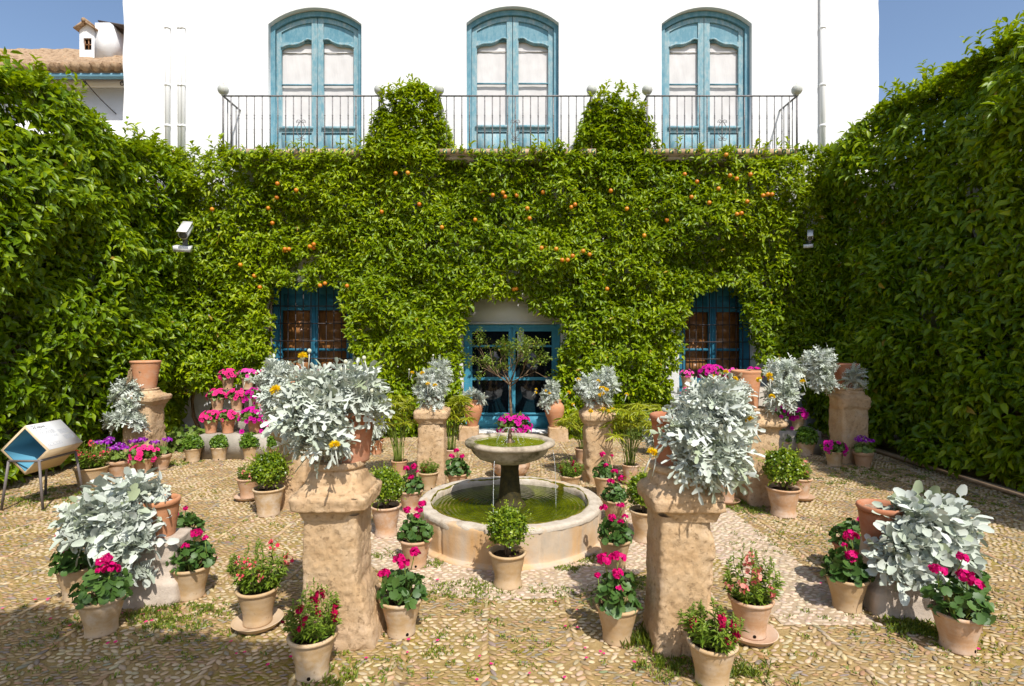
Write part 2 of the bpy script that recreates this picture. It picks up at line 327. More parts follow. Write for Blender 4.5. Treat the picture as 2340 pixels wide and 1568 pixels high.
# ------------------------------------------------------------------ mesh helpers
class MB:
    def __init__(s):
        s.V = []; s.L = []; s.S = []; s.M = []; s.T = []; s.C = []; s.n = 0
    def raw(s, V, loops, sizes, mi=0, tint=None, colr=None):
        V = np.asarray(V, float).reshape(-1, 3)
        s.V.append(V); s.L.append(np.asarray(loops, np.int64) + s.n); s.S.append(np.asarray(sizes, np.int64))
        s.M.append(np.full(len(sizes), mi, np.int64))
        if tint is None: tint = 0.5
        s.T.append(np.broadcast_to(np.asarray(tint, float), (len(V),)))
        if colr is not None: s.C.append(np.asarray(colr, float))
        s.n += len(V)
    def faces(s, V, fs, mi=0, tint=None):
        s.raw(V, [i for f in fs for i in f], [len(f) for f in fs], mi, tint)
    def box(s, c, size, mi=0, rot=None, tint=None):
        x, y, z = (v / 2 for v in size)
        P = np.array([(-x, -y, -z), (x, -y, -z), (x, y, -z), (-x, y, -z), (-x, -y, z), (x, -y, z), (x, y, z), (-x, y, z)])
        if rot is not None: P = P @ np.array(rot.to_3x3() if hasattr(rot, 'to_3x3') else rot).T
        s.faces(P + np.array(c), [(0, 3, 2, 1), (4, 5, 6, 7), (0, 1, 5, 4), (1, 2, 6, 5), (2, 3, 7, 6), (3, 0, 4, 7)], mi, tint)
    def tube(s, pts, rad, n=8, mi=0, tint=None, cap=True):
        P = np.asarray(pts, float); m = len(P)
        R = np.broadcast_to(np.asarray(rad, float), (m,))
        T = np.gradient(P, axis=0); T /= np.linalg.norm(T, axis=1)[:, None] + 1e-9
        ref = np.array((0, 0, 1.0)) if abs(T[0, 2]) < 0.9 else np.array((1.0, 0, 0))
        U = np.cross(T, ref); U /= np.linalg.norm(U, axis=1)[:, None] + 1e-9
        W = np.cross(T, U)
        a = np.arange(n) * 2 * math.pi / n
        V = P[:, None] + R[:, None, None] * (U[:, None] * np.cos(a)[None, :, None] + W[:, None] * np.sin(a)[None, :, None])
        fs = [(i * n + k, (i + 1) * n + k, (i + 1) * n + (k + 1) % n, i * n + (k + 1) % n) for i in range(m - 1) for k in range(n)]
        if cap: fs += [tuple(range(n)), tuple(range((m - 1) * n, m * n))[::-1]]
        s.faces(V.reshape(-1, 3), fs, mi, tint)
    def bar(s, a, b, w, mi=0):
        s.tube([a, b], w * 0.7071, 4, mi)
    def lathe(s, prof, n=32, c=(0, 0, 0), mi=0, closed=False, wob=0):
        prof = np.asarray(prof, float); m = len(prof)
        a = np.arange(n) * 2 * math.pi / n
        V = np.stack([prof[:, 0, None] * np.cos(a), prof[:, 0, None] * np.sin(a), np.broadcast_to(prof[:, 1, None], (m, n))], -1)
        V = V.reshape(-1, 3) + np.array(c)
        fs = [(i * n + k, i * n + (k + 1) % n, (i + 1) * n + (k + 1) % n, (i + 1) * n + k) for i in range(m - 1) for k in range(n)]
        s.faces(V, fs, mi)
    def sphere(s, c, r, n=14, m=8, mi=0, sc=(1, 1, 1), tint=None):
        V = [(0, 0, -1)]
        for i in range(1, m):
            th = -math.pi / 2 + math.pi * i / m
            V += [(math.cos(th) * math.cos(k * 2 * math.pi / n), math.cos(th) * math.sin(k * 2 * math.pi / n), math.sin(th)) for k in range(n)]
        V.append((0, 0, 1)); top = len(V) - 1
        fs = [(0, 1 + (k + 1) % n, 1 + k) for k in range(n)]
        for i in range(m - 2):
            fs += [(1 + i * n + k, 1 + i * n + (k + 1) % n, 1 + (i + 1) * n + (k + 1) % n, 1 + (i + 1) * n + k) for k in range(n)]
        o = 1 + (m - 2) * n
        fs += [(o + k, o + (k + 1) % n, top) for k in range(n)]
        s.faces(np.array(V) * r * np.array(sc) + np.array(c), fs, mi, tint)
    def disc(s, c, r, n=24, mi=0):
        V = [(c[0], c[1], c[2])] + [(c[0] + r * math.cos(k * 2 * math.pi / n), c[1] + r * math.sin(k * 2 * math.pi / n), c[2]) for k in range(n)]
        s.faces(V, [(0, 1 + k, 1 + (k + 1) % n) for k in range(n)], mi)
    def plate(s, outline, holes, y0, th, mi=0, back=False):
        """a flat board in the XZ plane, its front at y0, th thick towards +Y, with holes"""
        polys = [list(outline)] + [list(h) for h in holes]
        flat = [p for pl in polys for p in pl]
        ed = []; o_ = 0
        for pl in polys:
            ed += [(o_ + i, o_ + (i + 1) % len(pl)) for i in range(len(pl))]; o_ += len(pl)
        vo, eo, fo_, ov, oe, of_ = delaunay_2d_cdt([Vector(p) for p in flat], ed, [], 0, 1e-6)
        def inside(p, pl):
            c = False
            for i in range(len(pl)):
                (x1, y1), (x2, y2) = pl[i], pl[i - 1]
                if (y1 > p[1]) != (y2 > p[1]) and p[0] < (x2 - x1) * (p[1] - y1) / (y2 - y1) + x1: c = not c
            return c
        Vf = [(p[0], y0, p[1]) for p in vo]
        fs = []
        for tr in fo_:
            cx = sum(vo[i][0] for i in tr) / 3; cz = sum(vo[i][1] for i in tr) / 3
            if not inside((cx, cz), polys[0]) or any(inside((cx, cz), h) for h in polys[1:]): continue
            a, b, c = (vo[i] for i in tr)
            ar = (b[0] - a[0]) * (c[1] - a[1]) - (b[1] - a[1]) * (c[0] - a[0])
            fs.append(tuple(tr) if ar > 0 else tuple(tr)[::-1])
        s.faces(Vf, fs, mi)
        if back: s.faces([(p[0], y0 + th, p[1]) for p in vo], [f[::-1] for f in fs], mi)
        for k, pl in enumerate(polys):
            ar = sum(pl[i][0] * pl[(i + 1) % len(pl)][1] - pl[(i + 1) % len(pl)][0] * pl[i][1] for i in range(len(pl)))
            q = pl if (ar > 0) == (k == 0) else pl[::-1]
            n = len(q)
            V = [(p[0], y0, p[1]) for p in q] + [(p[0], y0 + th, p[1]) for p in q]
            s.faces(V, [(i, n + i, n + (i + 1) % n, (i + 1) % n)[::-1] for i in range(n)], mi)
    def build(s, name, mats, parent=None, smooth=False, loc=None):
        me = bpy.data.meshes.new(name)
        V = np.concatenate(s.V); L = np.concatenate(s.L); S = np.concatenate(s.S); M = np.concatenate(s.M); T = np.concatenate(s.T)
        me.vertices.add(len(V)); me.vertices.foreach_set('co', V.astype(np.float32).ravel())
        me.loops.add(len(L)); me.loops.foreach_set('vertex_index', L.astype(np.int32))
        me.polygons.add(len(S))
        me.polygons.foreach_set('loop_start', np.concatenate([[0], np.cumsum(S)[:-1]]).astype(np.int32))
        me.polygons.foreach_set('material_index', M.astype(np.int32))
        if smooth: me.polygons.foreach_set('use_smooth', np.ones(len(S), bool))
        at = me.attributes.new('tint', 'FLOAT', 'POINT'); at.data.foreach_set('value', T.astype(np.float32))
        if s.C:
            C = np.concatenate(s.C); C4 = np.concatenate([C, np.ones((len(C), 1))], 1)
            ca = me.attributes.new('col', 'FLOAT_COLOR', 'POINT'); ca.data.foreach_set('color', C4.astype(np.float32).ravel())
        me.update(calc_edges=True); me.validate()
        for m in ([mats] if isinstance(mats, str) else mats): me.materials.append(MATS[m])
        return link(name, me, parent, loc)
def link(name, me, parent=None, loc=None, rot=None, sc=None):
    o = bpy.data.objects.new(name, me)
    COL.objects.link(o)
    if parent is not None: o.parent = parent
    if loc is not None: o.location = loc
    if rot is not None: o.rotation_euler = rot
    if sc is not None: o.scale = (sc, sc, sc) if isinstance(sc, (int, float)) else sc
    return o
def tag(o, label, cat=None, group=None, kind=None):
    o['label'] = label
    if cat: o['category'] = cat
    if group: o['group'] = group
    if kind: o['kind'] = kind
    return o
def thing(name, label, cat, loc=(0, 0, 0), rz=0, group=None):
    o = bpy.data.objects.new(name, None); COL.objects.link(o)
    o.empty_display_size = 0.1
    o.location = loc; o.rotation_euler = (0, 0, rz)
    return tag(o, label, cat, group)

# ------------------------------------------------------------------ leaf templates
def strip_tpl(st, fold=0.25, curl=0.25):
    """st: (t, half width) pairs; ends of zero width are points"""
    V = []; F_ = []; rows = []
    for t_, w in st:
        z = -curl * t_ * t_
        if w == 0: V.append((t_, 0, z)); rows.append((len(V) - 1,))
        else:
            V += [(t_, -w, z + fold * w), (t_, 0, z), (t_, w, z + fold * w)]; rows.append((len(V) - 3, len(V) - 2, len(V) - 1))
    for a, b in zip(rows, rows[1:]):
        if len(a) == 1 and len(b) == 3: F_ += [(a[0], b[1], b[0]), (a[0], b[2], b[1])]
        elif len(a) == 3 and len(b) == 1: F_ += [(a[0], a[1], b[0]), (a[1], a[2], b[0])]
        else: F_ += [(a[0], a[1], b[1], b[0]), (a[1], a[2], b[2], b[1])]
    F_ = [f[::-1] for f in F_]
    return np.array(V, float), F_
T_LIGHT = strip_tpl([(0, 0), (0.45, 0.5), (1, 0)], 0.3, 0.25)
T_LEAF = strip_tpl([(0, 0), (0.28, 0.42), (0.62, 0.46), (1, 0)], 0.3, 0.3)
T_BLADE = strip_tpl([(0, 0), (0.3, 0.5), (0.7, 0.4), (1, 0)], 0.2, 0.3)
def pinnate(spec, curl, fold, shift):
    """spec: (t, half width) with lobes that point forward by shift"""
    V = []; F_ = []; rows = []
    for t_, w in spec:
        if w == 0: V.append((t_, 0, -curl * t_ * t_)); rows.append((len(V) - 1,))
        else:
            te = t_ + shift * w * 0.9 - (0.04 if w > 0.12 else 0.0)
            z = -curl * te * te + fold * w
            V += [(te, -w, z), (t_, 0, -curl * t_ * t_), (te + 0.02, w * 0.94, z)]; rows.append((len(V) - 3, len(V) - 2, len(V) - 1))
    for a, b in zip(rows, rows[1:]):
        if len(a) == 3 and len(b) == 3: F_ += [(a[0], a[1], b[1], b[0]), (a[1], a[2], b[2], b[1])]
        elif len(b) == 1: F_ += [(a[0], a[1], b[0]), (a[1], a[2], b[0])]
    F_ = [f[::-1] for f in F_]
    return np.array(V, float), F_
def lobes(n, w0, w1, sin_, t0, t1, tip):
    sp = [(0.0, 0.02), (t0 - 0.03, 0.026)]
    st = (t1 - t0) / n
    for i in range(n):
        w = w0 + (w1 - w0) * math.sin(math.pi * 0.5 * (i + 1) / n) ; t_ = t0 + st * i
        sp += [(t_ + st * 0.12, sin_), (t_ + st * 0.36, w), (t_ + st * 0.60, w * 0.95), (t_ + st * 0.78, sin_)]
    sp += [(t1 + 0.02, sin_), (t1 + (1 - t1) * 0.45, tip), (t1 + (1 - t1) * 0.78, tip * 0.75), (1.0, 0)]
    return sp
T_SILVER_A = [pinnate(lobes(n, 0.20, 0.36, 0.05, 0.16, 0.80, 0.13), c, 0.35, 0.5) for n, c in ((4, 0.15), (5, 0.5), (4, 0.9))]
T_SILVER_B = [pinnate(lobes(n, 0.16, 0.32, 0.04, 0.15, 0.86, 0.08), c, 0.2, 0.5) for n, c in ((4, 0.1), (5, 0.35), (4, 0.6))]
def leaflets(n, c):
    sp = [(0.0, 0.015), (0.16, 0.018)]; st = 0.5 / n
    for i in range(n):
        t_ = 0.2 + st * i; w = 0.2 + 0.16 * i / n
        sp += [(t_ + 0.01, 0.02), (t_ + st * 0.3, w * 0.8), (t_ + st * 0.5, w), (t_ + st * 0.72, w * 0.7), (t_ + st * 0.85, 0.02)]
    sp += [(0.70, 0.03), (0.74, 0.12), (0.79, 0.19), (0.85, 0.215), (0.91, 0.19), (0.965, 0.12), (1.0, 0)]
    return pinnate(sp, c, 0.25, 0.15)
T_SILVER_C = [leaflets(n, c) for n, c in ((2, 0.1), (3, 0.4), (2, 0.7))]
def disc_tpl(n, scal, cup, notch=1.0):
    V = [(0, 0, 0)]
    for k in range(n):
        a = 2 * math.pi * k / n
        r = 1.0 if k % 2 == 0 else 1 - scal
        r *= notch if k == 0 else 1
        V.append((r * math.cos(a), r * math.sin(a), cup * r * r))
    return np.array(V), [(0, 1 + k, 1 + (k + 1) % n) for k in range(n)]
T_ROUND = disc_tpl(18, 0.13, 0.22, 0.5)
T_PETUNIA = disc_tpl(10, 0.13, 0.3)
def flower5(n=5, w=0.5):
    V = []; F_ = []
    for k in range(n):
        a = 2 * math.pi * k / n; b = len(V)
        for r, s_, z in ((0, 0, 0), (0.6, w, 0.12), (1.0, 0, 0.05), (0.6, -w, 0.12)):
            V.append((r * math.cos(a) - s_ * math.sin(a), r * math.sin(a) + s_ * math.cos(a), z))
        F_.append((b, b + 3, b + 2, b + 1)[::-1])
    return np.array(V), F_
T_FIVE = flower5(5, 0.5)
T_DAISY = flower5(9, 0.3)
def nrm(v): return v / (np.linalg.norm(v, axis=-1, keepdims=True) + 1e-9)
def put(mb, tpl, P, D, N, L, W=None, mi=0, tint=None):
    """one template at each point P, along D, facing N"""
    TV, TF = tpl
    P = np.asarray(P, float); D = nrm(np.asarray(D, float)); N = np.asarray(N, float)
    Z = nrm(N - (N * D).sum(1, keepdims=True) * D)
    Y = np.cross(Z, D)
    n = len(P)
    L = np.broadcast_to(np.asarray(L, float), (n,)); W = L if W is None else np.broadcast_to(np.asarray(W, float), (n,))
    V = (P[:, None] + D[:, None] * (TV[None, :, 0, None] * L[:, None, None]) + Y[:, None] * (TV[None, :, 1, None] * W[:, None, None])
         + Z[:, None] * (TV[None, :, 2, None] * L[:, None, None]))
    tl = np.array([i for f in TF for i in f]); ts = np.array([len(f) for f in TF])
    loops = (tl[None] + (np.arange(n) * len(TV))[:, None]).ravel()
    if tint is None: tint = np.full(n, 0.5)
    mb.raw(V.reshape(-1, 3), loops, np.tile(ts, n), mi, np.repeat(tint, len(TV)))
def rsph(rng, n):
    v = rng.normal(size=(n, 3)); return nrm(v)
def perp(A):
    ref = np.where(np.abs(A[:, 2:3]) < 0.9, np.array([[0, 0, 1.0]]), np.array([[1.0, 0, 0]]))
    U = nrm(np.cross(A, ref)); return U, np.cross(A, U)
def sprigs(mb, rng, P, A, k, L, W, tpl, droop=0.3, lo=0.6, hi=1.4, jit=0.02, tbase=0.0, mi=0):
    """k leaves round the axis A of each sprig"""
    n = len(P)
    U, V = perp(A)
    for i in range(k):
        ph = rng.uniform(0, 2 * math.pi, n); th = rng.uniform(lo, hi, n)
        R = U * np.cos(ph)[:, None] + V * np.sin(ph)[:, None]
        D = A * np.cos(th)[:, None] + R * np.sin(th)[:, None]
        D[:, 2] -= droop * rng.uniform(0.3, 1.3, n)
        N = A + rng.normal(0, 0.4, (n, 3)) + np.array([0, 0, 0.55])
        q = P + A * rng.uniform(-0.06, 0.03, n)[:, None] + rng.normal(0, jit, (n, 3))
        s_ = rng.uniform(0.55, 1.25, n)
        ti = np.clip(rng.beta(2, 2.4, n) + tbase, 0, 0.97); ti = np.where(rng.random(n) < 0.004, 1.0, ti)
        put(mb, tpl, q, D, N, L * s_, W * s_, mi, ti)

# ------------------------------------------------------------------ the setting: ground
mb = MB(); mb.faces([(-60, -40, -0.004), (60, -40, -0.004), (60, 90, -0.004), (-60, 90, -0.004)], [(0, 1, 2, 3)])
tag(mb.build('ground', 'earth'), 'mossy brown earth between the set pebbles of the courtyard', 'ground', kind='structure')
FC = (0.0, 4.85)       # centre of the fountain
def in_pale(X, Y):
    a = ((X - FC[0]) ** 2 + (Y - FC[1]) ** 2 < 1.28 ** 2)
    b = (X > 1.62) & (X < 2.2) & (Y > 3.25) & (Y < 5.9)
    return a, b
mb = MB()
n = 72; ang = np.arange(n) * 2 * math.pi / n
ri = np.stack([0.7 * np.cos(ang) + FC[0], 0.7 * np.sin(ang) + FC[1], np.zeros(n)], 1)
ro = np.stack([1.28 * np.cos(ang) + FC[0], 1.28 * np.sin(ang) + FC[1], np.zeros(n)], 1)
mb.faces(np.concatenate([ri, ro]), [(k, n + k, n + (k + 1) % n, (k + 1) % n) for k in range(n)])
mb.faces([(1.62, 3.25, 0.0), (2.2, 3.25, 0.0), (2.2, 5.9, 0.0), (1.62, 5.9, 0.0)], [(0, 1, 2, 3)])
tag(mb.build('path', 'mortar'), 'pale pinkish mortar band round the fountain basin', 'path', kind='structure')

rng = np.random.default_rng(5)
def peb_tpl(seed, n=8):
    r = np.random.default_rng(seed); a = np.arange(n) * 2 * math.pi / n
    q = 1 + r.uniform(-0.13, 0.13, n)
    V = [(0.02, 0.03, 1.0)]
    for rr, z in ((0.62, 0.8), (0.95, 0.25), (1.0, -0.35)):
        V += [(rr * q[k] * math.cos(a[k]), rr * q[k] * math.sin(a[k]), z) for k in range(n)]
    F_ = [(0, 1 + k, 1 + (k + 1) % n) for k in range(n)]
    for j in (0, 1):
        F_ += [(1 + j * n + k, 1 + (j + 1) * n + k, 1 + (j + 1) * n + (k + 1) % n, 1 + j * n + (k + 1) % n) for k in range(n)]
    return np.array(V), F_
PT = [peb_tpl(s) for s in range(5)]
PITCH = 0.48; OX = -0.10; OY = 3.34
def grid(dx, dy, jx):
    xs = np.arange(-5.9, 5.7, dx); ys = np.arange(1.6, 10.0, dy)
    X, Y = np.meshgrid(xs, ys)
    X = X + (np.arange(len(ys)) % 2)[:, None] * dx * 0.5
    X = X + rng.uniform(-jx, jx, X.shape) * dx; Y = Y + rng.uniform(-jx, jx, Y.shape) * dy
    return X.ravel(), Y.ravel()
def cellinfo(X, Y):
    wob = 0.03 * np.sin(Y * 2.3) 
    u = (X - OX + wob) / PITCH; v = (Y - OY) / PITCH
    par = (np.floor(u) + np.floor(v)).astype(int) % 2
    line = np.abs(u - np.round(u)) * PITCH < 0.045
    return par, line
pal_c = np.array([(0.456, 0.338, 0.193), (0.502, 0.392, 0.238), (0.428, 0.302, 0.172), (0.391, 0.302, 0.189), (0.484, 0.369, 0.221)])
pal_g = np.array([(0.336, 0.220, 0.101), (0.360, 0.228, 0.115), (0.296, 0.220, 0.133), (0.384, 0.266, 0.130), (0.248, 0.205, 0.147), (0.408, 0.293, 0.150)])
pal_p = np.array([(0.515, 0.405, 0.292), (0.478, 0.360, 0.258), (0.534, 0.432, 0.318), (0.442, 0.351, 0.258)])
peb = MB()
def pebbles(X, Y, a, b, h, ang, cols):
    n_ = len(X)
    which = rng.integers(0, len(PT), n_)
    for w in range(len(PT)):
        k = which == w
        if not k.any(): continue
        TV, TF = PT[w]
        m = k.sum()
        P = np.stack([X[k], Y[k], np.zeros(m)], 1)
        ca, sa = np.cos(ang[k]), np.sin(ang[k])
        lx = TV[None, :, 0] * a[k][:, None]; ly = TV[None, :, 1] * b[k][:, None]
        V = np.stack([P[:, 0, None] + lx * ca[:, None] - ly * sa[:, None], P[:, 1, None] + lx * sa[:, None] + ly * ca[:, None],
                      TV[None, :, 2] * h[k][:, None] + np.zeros_like(lx)], -1)
        tx = rng.normal(0, 0.12, m)
        V[..., 2] += tx[:, None] * lx
        tl = np.array([i for f in TF for i in f]); ts = np.array([len(f) for f in TF])
        peb.raw(V.reshape(-1, 3), (tl[None] + (np.arange(m) * len(TV))[:, None]).ravel(), np.tile(ts, m), 0, None,
                np.repeat(cols[k], len(TV), 0))
def jitcol(pal, n_):
    c = pal[rng.integers(0, len(pal), n_)] * rng.uniform(0.84, 1.12, (n_, 1))
    return np.clip(c + rng.normal(0, 0.012, (n_, 3)), 0.05, 0.8)
def keep(X, Y):
    return ((X - FC[0]) ** 2 + (Y - FC[1]) ** 2 > 0.8 ** 2)
X, Y = grid(0.050, 0.033, 0.22); par, line = cellinfo(X, Y); pa, pb = in_pale(X, Y)
k = keep(X, Y) & (par == 0) & ~line & ~pa & ~pb & (rng.random(len(X)) > 0.05); X, Y = X[k], Y[k]; n = len(X)
pebbles(X, Y, rng.uniform(0.015, 0.026, n), rng.uniform(0.009, 0.0142, n), rng.uniform(0.003, 0.006, n), rng.normal(0, 0.3, n), jitcol(pal_c, n))
X, Y = grid(0.050, 0.0225, 0.2); par, line = cellinfo(X, Y); pa, pb = in_pale(X, Y)
k = keep(X, Y) & (par == 1) & ~line & ~pa & ~pb & (rng.random(len(X)) > 0.04); X, Y = X[k], Y[k]; n = len(X)
pebbles(X, Y, rng.uniform(0.016, 0.027, n), rng.uniform(0.006, 0.0098, n), rng.uniform(0.002, 0.005, n), rng.normal(0.0, 0.22, n), jitcol(pal_g, n))
# the lines of slanted stones between the panels
ks = np.arange(-12, 13)
LX = []; LY = []; LA = []
for kk in ks:
    for sgn in (-1, 1):
        ys = np.arange(1.6, 10, 0.044) + rng.uniform(-0.006, 0.006, len(np.arange(1.6, 10, 0.044)))
        LX.append(OX + kk * PITCH - 0.03 * np.sin(ys * 2.3) + sgn * 0.021); LY.append(ys); LA.append(np.full(len(ys), sgn * -0.85) + rng.normal(0, 0.15, len(ys)))
X = np.concatenate(LX); Y = np.concatenate(LY); A = np.concatenate(LA); pa, pb = in_pale(X, Y)
k = keep(X, Y) & ~pa & ~pb & (X > -5.9) & (X < 5.7); X, Y, A = X[k], Y[k], A[k]; n = len(X)
pebbles(X, Y, rng.uniform(0.024, 0.034, n), rng.uniform(0.010, 0.015, n), rng.uniform(0.004, 0.008, n), A, jitcol(np.concatenate([pal_c, pal_g]), n))
# flat stones laid in rings round the basin
X, Y = grid(0.055, 0.034, 0.25); pa, pb = in_pale(X, Y)
k = keep(X, Y) & (pa | pb); X, Y = X[k], Y[k]; n = len(X)
pebbles(X, Y, rng.uniform(0.02, 0.031, n), rng.uniform(0.010, 0.015, n), rng.uniform(0.004, 0.008, n), rng.normal(0, 0.35, n), jitcol(pal_p, n))
tag(peb.build('cobblestones', 'pebble', smooth=True), 'cream and brown river pebbles set in chequered panels over the courtyard', 'paving', kind='stuff')

# ------------------------------------------------------------------ white building
WY = 10.1
S = WY / F
def PX(x): return (x - VX) * S
def PZ(y): return H - (y - VY) * S
bld = thing('white_building', 'tall whitewashed house with three arched blue balcony doors', 'building', (0, WY, 0))
def arch(x0, x1, z0, zs, za, n=16):
    """outline with a segmental arch on top, counter-clockwise"""
    c = (x0 + x1) / 2; w = (x1 - x0) / 2; r_ = za - zs
    R = (w * w + r_ * r_) / (2 * r_); a0 = math.asin(w / R)
    top = [(c + R * math.sin(a0 - 2 * a0 * k / n), za - R + R * math.cos(a0 - 2 * a0 * k / n)) for k in range(n + 1)]
    return [(x0, z0), (x1, z0)] + top
FLOOR2 = 4.98
doors = [(613, 826, 22), (1066, 1277, 19), (1512, 1718, 21)]
DO = [arch(PX(a), PX(b), FLOOR2, PZ(y + 33), PZ(y - 5)) for a, b, y in doors]
WIN = [(PX(617), PX(806), 0.55, PZ(644)), (PX(1552), PX(1719), 0.55, PZ(648))]
DOOR = (PX(1058), PX(1282), 0.02, 2.46)
def rect(x0, x1, z0, z1): return [(x0, z0), (x1, z0), (x1, z1), (x0, z1)]
mb = MB()
XL, XR, ZT = PX(282), PX(2008), 8.8
edgeR = [(XR + 0.006 * math.sin(z * 7) + 0.004 * math.sin(z * 19), z) for z in np.linspace(0, ZT, 40)]
edgeL = [(XL + 0.010 * math.sin(z * 6 + 1) + 0.006 * math.sin(z * 23), z) for z in np.linspace(ZT, 0, 40)]
mb.plate(edgeR + edgeL, DO + [rect(*w) for w in WIN] + [rect(*DOOR)], 0, 0.26)
mb.box((0.5 * (XL + XR), 3.4, 4.3), (XR - XL - 0.05, 6.0, 8.6))
mb.build('wall', 'white_plaster', bld)
# eave over the top of the wall
mb = MB()
nx = 440; xs = np.linspace(XL - 0.3, XR + 0.1, nx); ysr = np.linspace(-0.47, 4, 4)
prof = 0.05 * np.abs(np.sin(xs * math.pi / 0.21))
V = np.array([(x, y, 8.78 + (y + 0.47) * 0.55 + p) for y in ysr for x, p in zip(xs, prof)])
mb.faces(V, [(j * nx + i, j * nx + i + 1, (j + 1) * nx + i + 1, (j + 1) * nx + i) for j in range(3) for i in range(nx - 1)])
mb.box(((XL + XR) / 2, -0.19, 8.77), (XR - XL + 0.2, 0.44, 0.05))
mb.build('roof', 'roof_tile', bld)
# drainpipes
for x, r_, y1, nm in ((386, 0.045, 352, 'drainpipe'), (413.5, 0.035, 350, 'drainpipe'), (421.5, 0.035, 350, 'drainpipe'), (1877, 0.05, 345, 'drainpipe')):
    mb = MB(); mb.tube([(PX(x), -0.035, 8.6), (PX(x), -0.035, PZ(y1) - 0.5)], r_, 14)
    for z in (5.6, 6.35, 7.4): mb.tube([(PX(x), -0.035, z), (PX(x), -0.035, z + 0.04)], r_ + 0.008, 14)
    mb.build(nm, 'white_pipe', bld, True)
# balcony doors
def scallop(x0, x1, z0, zo, zi, inner):
    """glazing opening whose top runs in a carved curve; inner: side of the meeting stile"""
    pts = []
    for k in range(15):
        u = k / 14.0
        z = zo + (zi - zo) * (u ** 0.8) + 0.016 * math.sin(u * 3 * math.pi)
        if u > 0.72: z += 0.02 * math.sin((u - 0.72) / 0.28 * math.pi)
        pts.append((x0 + (x1 - x0) * u, z))
    if not inner:
        pts = [(x1 - (p[0] - x0), p[1]) for p in pts][::-1]
    return [(x0, z0), (x1, z0)] + pts[::-1]
for di, (a, b, ya) in enumerate(doors):
    x0, x1 = PX(a), PX(b); c = (x0 + x1) / 2
    o = MB()
    out = arch(x0 - 0.01, x1 + 0.01, FLOOR2, PZ(ya + 33), PZ(ya - 3.5))
    inn = arch(x0 + 0.085, x1 - 0.085, FLOOR2 + 0.012, PZ(ya + 38), PZ(ya + 7.5))
    o.plate(out, [inn], 0.10, 0.12)
    dr = o.build('french_door', 'faded_blue', bld)
    za, zs = PZ(ya + 8.5), PZ(ya + 39)
    w = (x1 - x0) / 2 - 0.09; r_ = za - zs; R = (w * w + r_ * r_) / (2 * r_)
    ztop = lambda x: za - R + math.sqrt(max(0, R * R - (x - c) ** 2))
    for sd in (-1, 1):
        xa, xb = (c - w, c - 0.006) if sd < 0 else (c + 0.006, c + w)
        top = [(xb - (xb - xa) * k / 10, ztop(xb - (xb - xa) * k / 10)) for k in range(11)]
        outl = [(xa, FLOOR2 + 0.02), (xb, FLOOR2 + 0.02)] + top
        st = 0.105
        gx0, gx1 = (xa + st * 0.9, xb - st) if sd < 0 else (xa + st, xb - st * 0.9)
        zlo = PZ(ya + 260); zo = PZ(ya + 82); zi = PZ(ya + 64)
        hole = scallop(gx0, gx1, zlo, zo, zi, sd < 0)
        pan = rect(gx0, gx1, FLOOR2 + 0.10, PZ(ya + 275))
        upper = [(gx0, zo + 0.14), (gx1, zo + 0.14)] + [(gx1 - (gx1 - gx0) * k / 8, ztop(gx1 - (gx1 - gx0) * k / 8) - 0.085) for k in range(9)]
        m = MB(); m.plate(outl, [hole, pan, upper], 0.145, 0.05)
        # moulding over the glazing
        tp = hole[2:]
        m.tube([(p[0], 0.142, p[1] + 0.028) for p in tp], 0.020, 8)
        m.box(((gx0 + gx1) / 2, 0.135, zlo - 0.035), (gx1 - gx0 + 0.06, 0.05, 0.05))
        lf = m.build('door_leaf', 'worn_blue' if di != 3 else 'faded_blue', dr)
        m = MB()
        zz0, zz1 = FLOOR2 + 0.10, PZ(ya + 275)
        m.box(((gx0 + gx1) / 2, 0.178, (zz0 + zz1) / 2), (gx1 - gx0 + 0.02, 0.02, zz1 - zz0 + 0.01))
        m.build('lower_panel', 'worn_blue', lf)
        m = MB(); m.plate([(u_[0], u_[1]) for u_ in [(gx0 - 0.01, zo + 0.13), (gx1 + 0.01, zo + 0.13)] + [(p[0], p[1] + 0.01) for p in upper[2:]]], [], 0.168, 0.02)
        m.build('upper_panel', 'faded_blue', lf)
        m = MB()
        zb = PZ(ya + 163)
        m.box(((gx0 + gx1) / 2, 0.165, zb), (gx1 - gx0 + 0.01, 0.03, 0.022)); m.build('glazing_bar', 'faded_blue', lf)
        m = MB(); nx_, nz_ = 24, 30
        xs_ = np.linspace(gx0 - 0.02, gx1 + 0.02, nx_); zs_ = np.linspace(zlo - 0.02, zi + 0.09, nz_)
        XX, ZZ = np.meshgrid(xs_, zs_)
        YY = 0.212 + 0.0015 * np.sin(XX * 34 + ZZ * 5 + di) * np.clip((ZZ - zlo), 0.1, 1) + 0.002 * np.sin(XX * 13 - ZZ * 9 + sd)
        m.faces(np.stack([XX, YY, ZZ], -1).reshape(-1, 3), [(j * nx_ + i, j * nx_ + i + 1, (j + 1) * nx_ + i + 1, (j + 1) * nx_ + i) for j in range(nz_ - 1) for i in range(nx_ - 1)])
        m.box(((gx0 + gx1) / 2, 0.196, PZ(ya + 86)), (gx1 - gx0 + 0.01, 0.008, 0.018))
        m.build('curtain', 'curtain', lf, True)
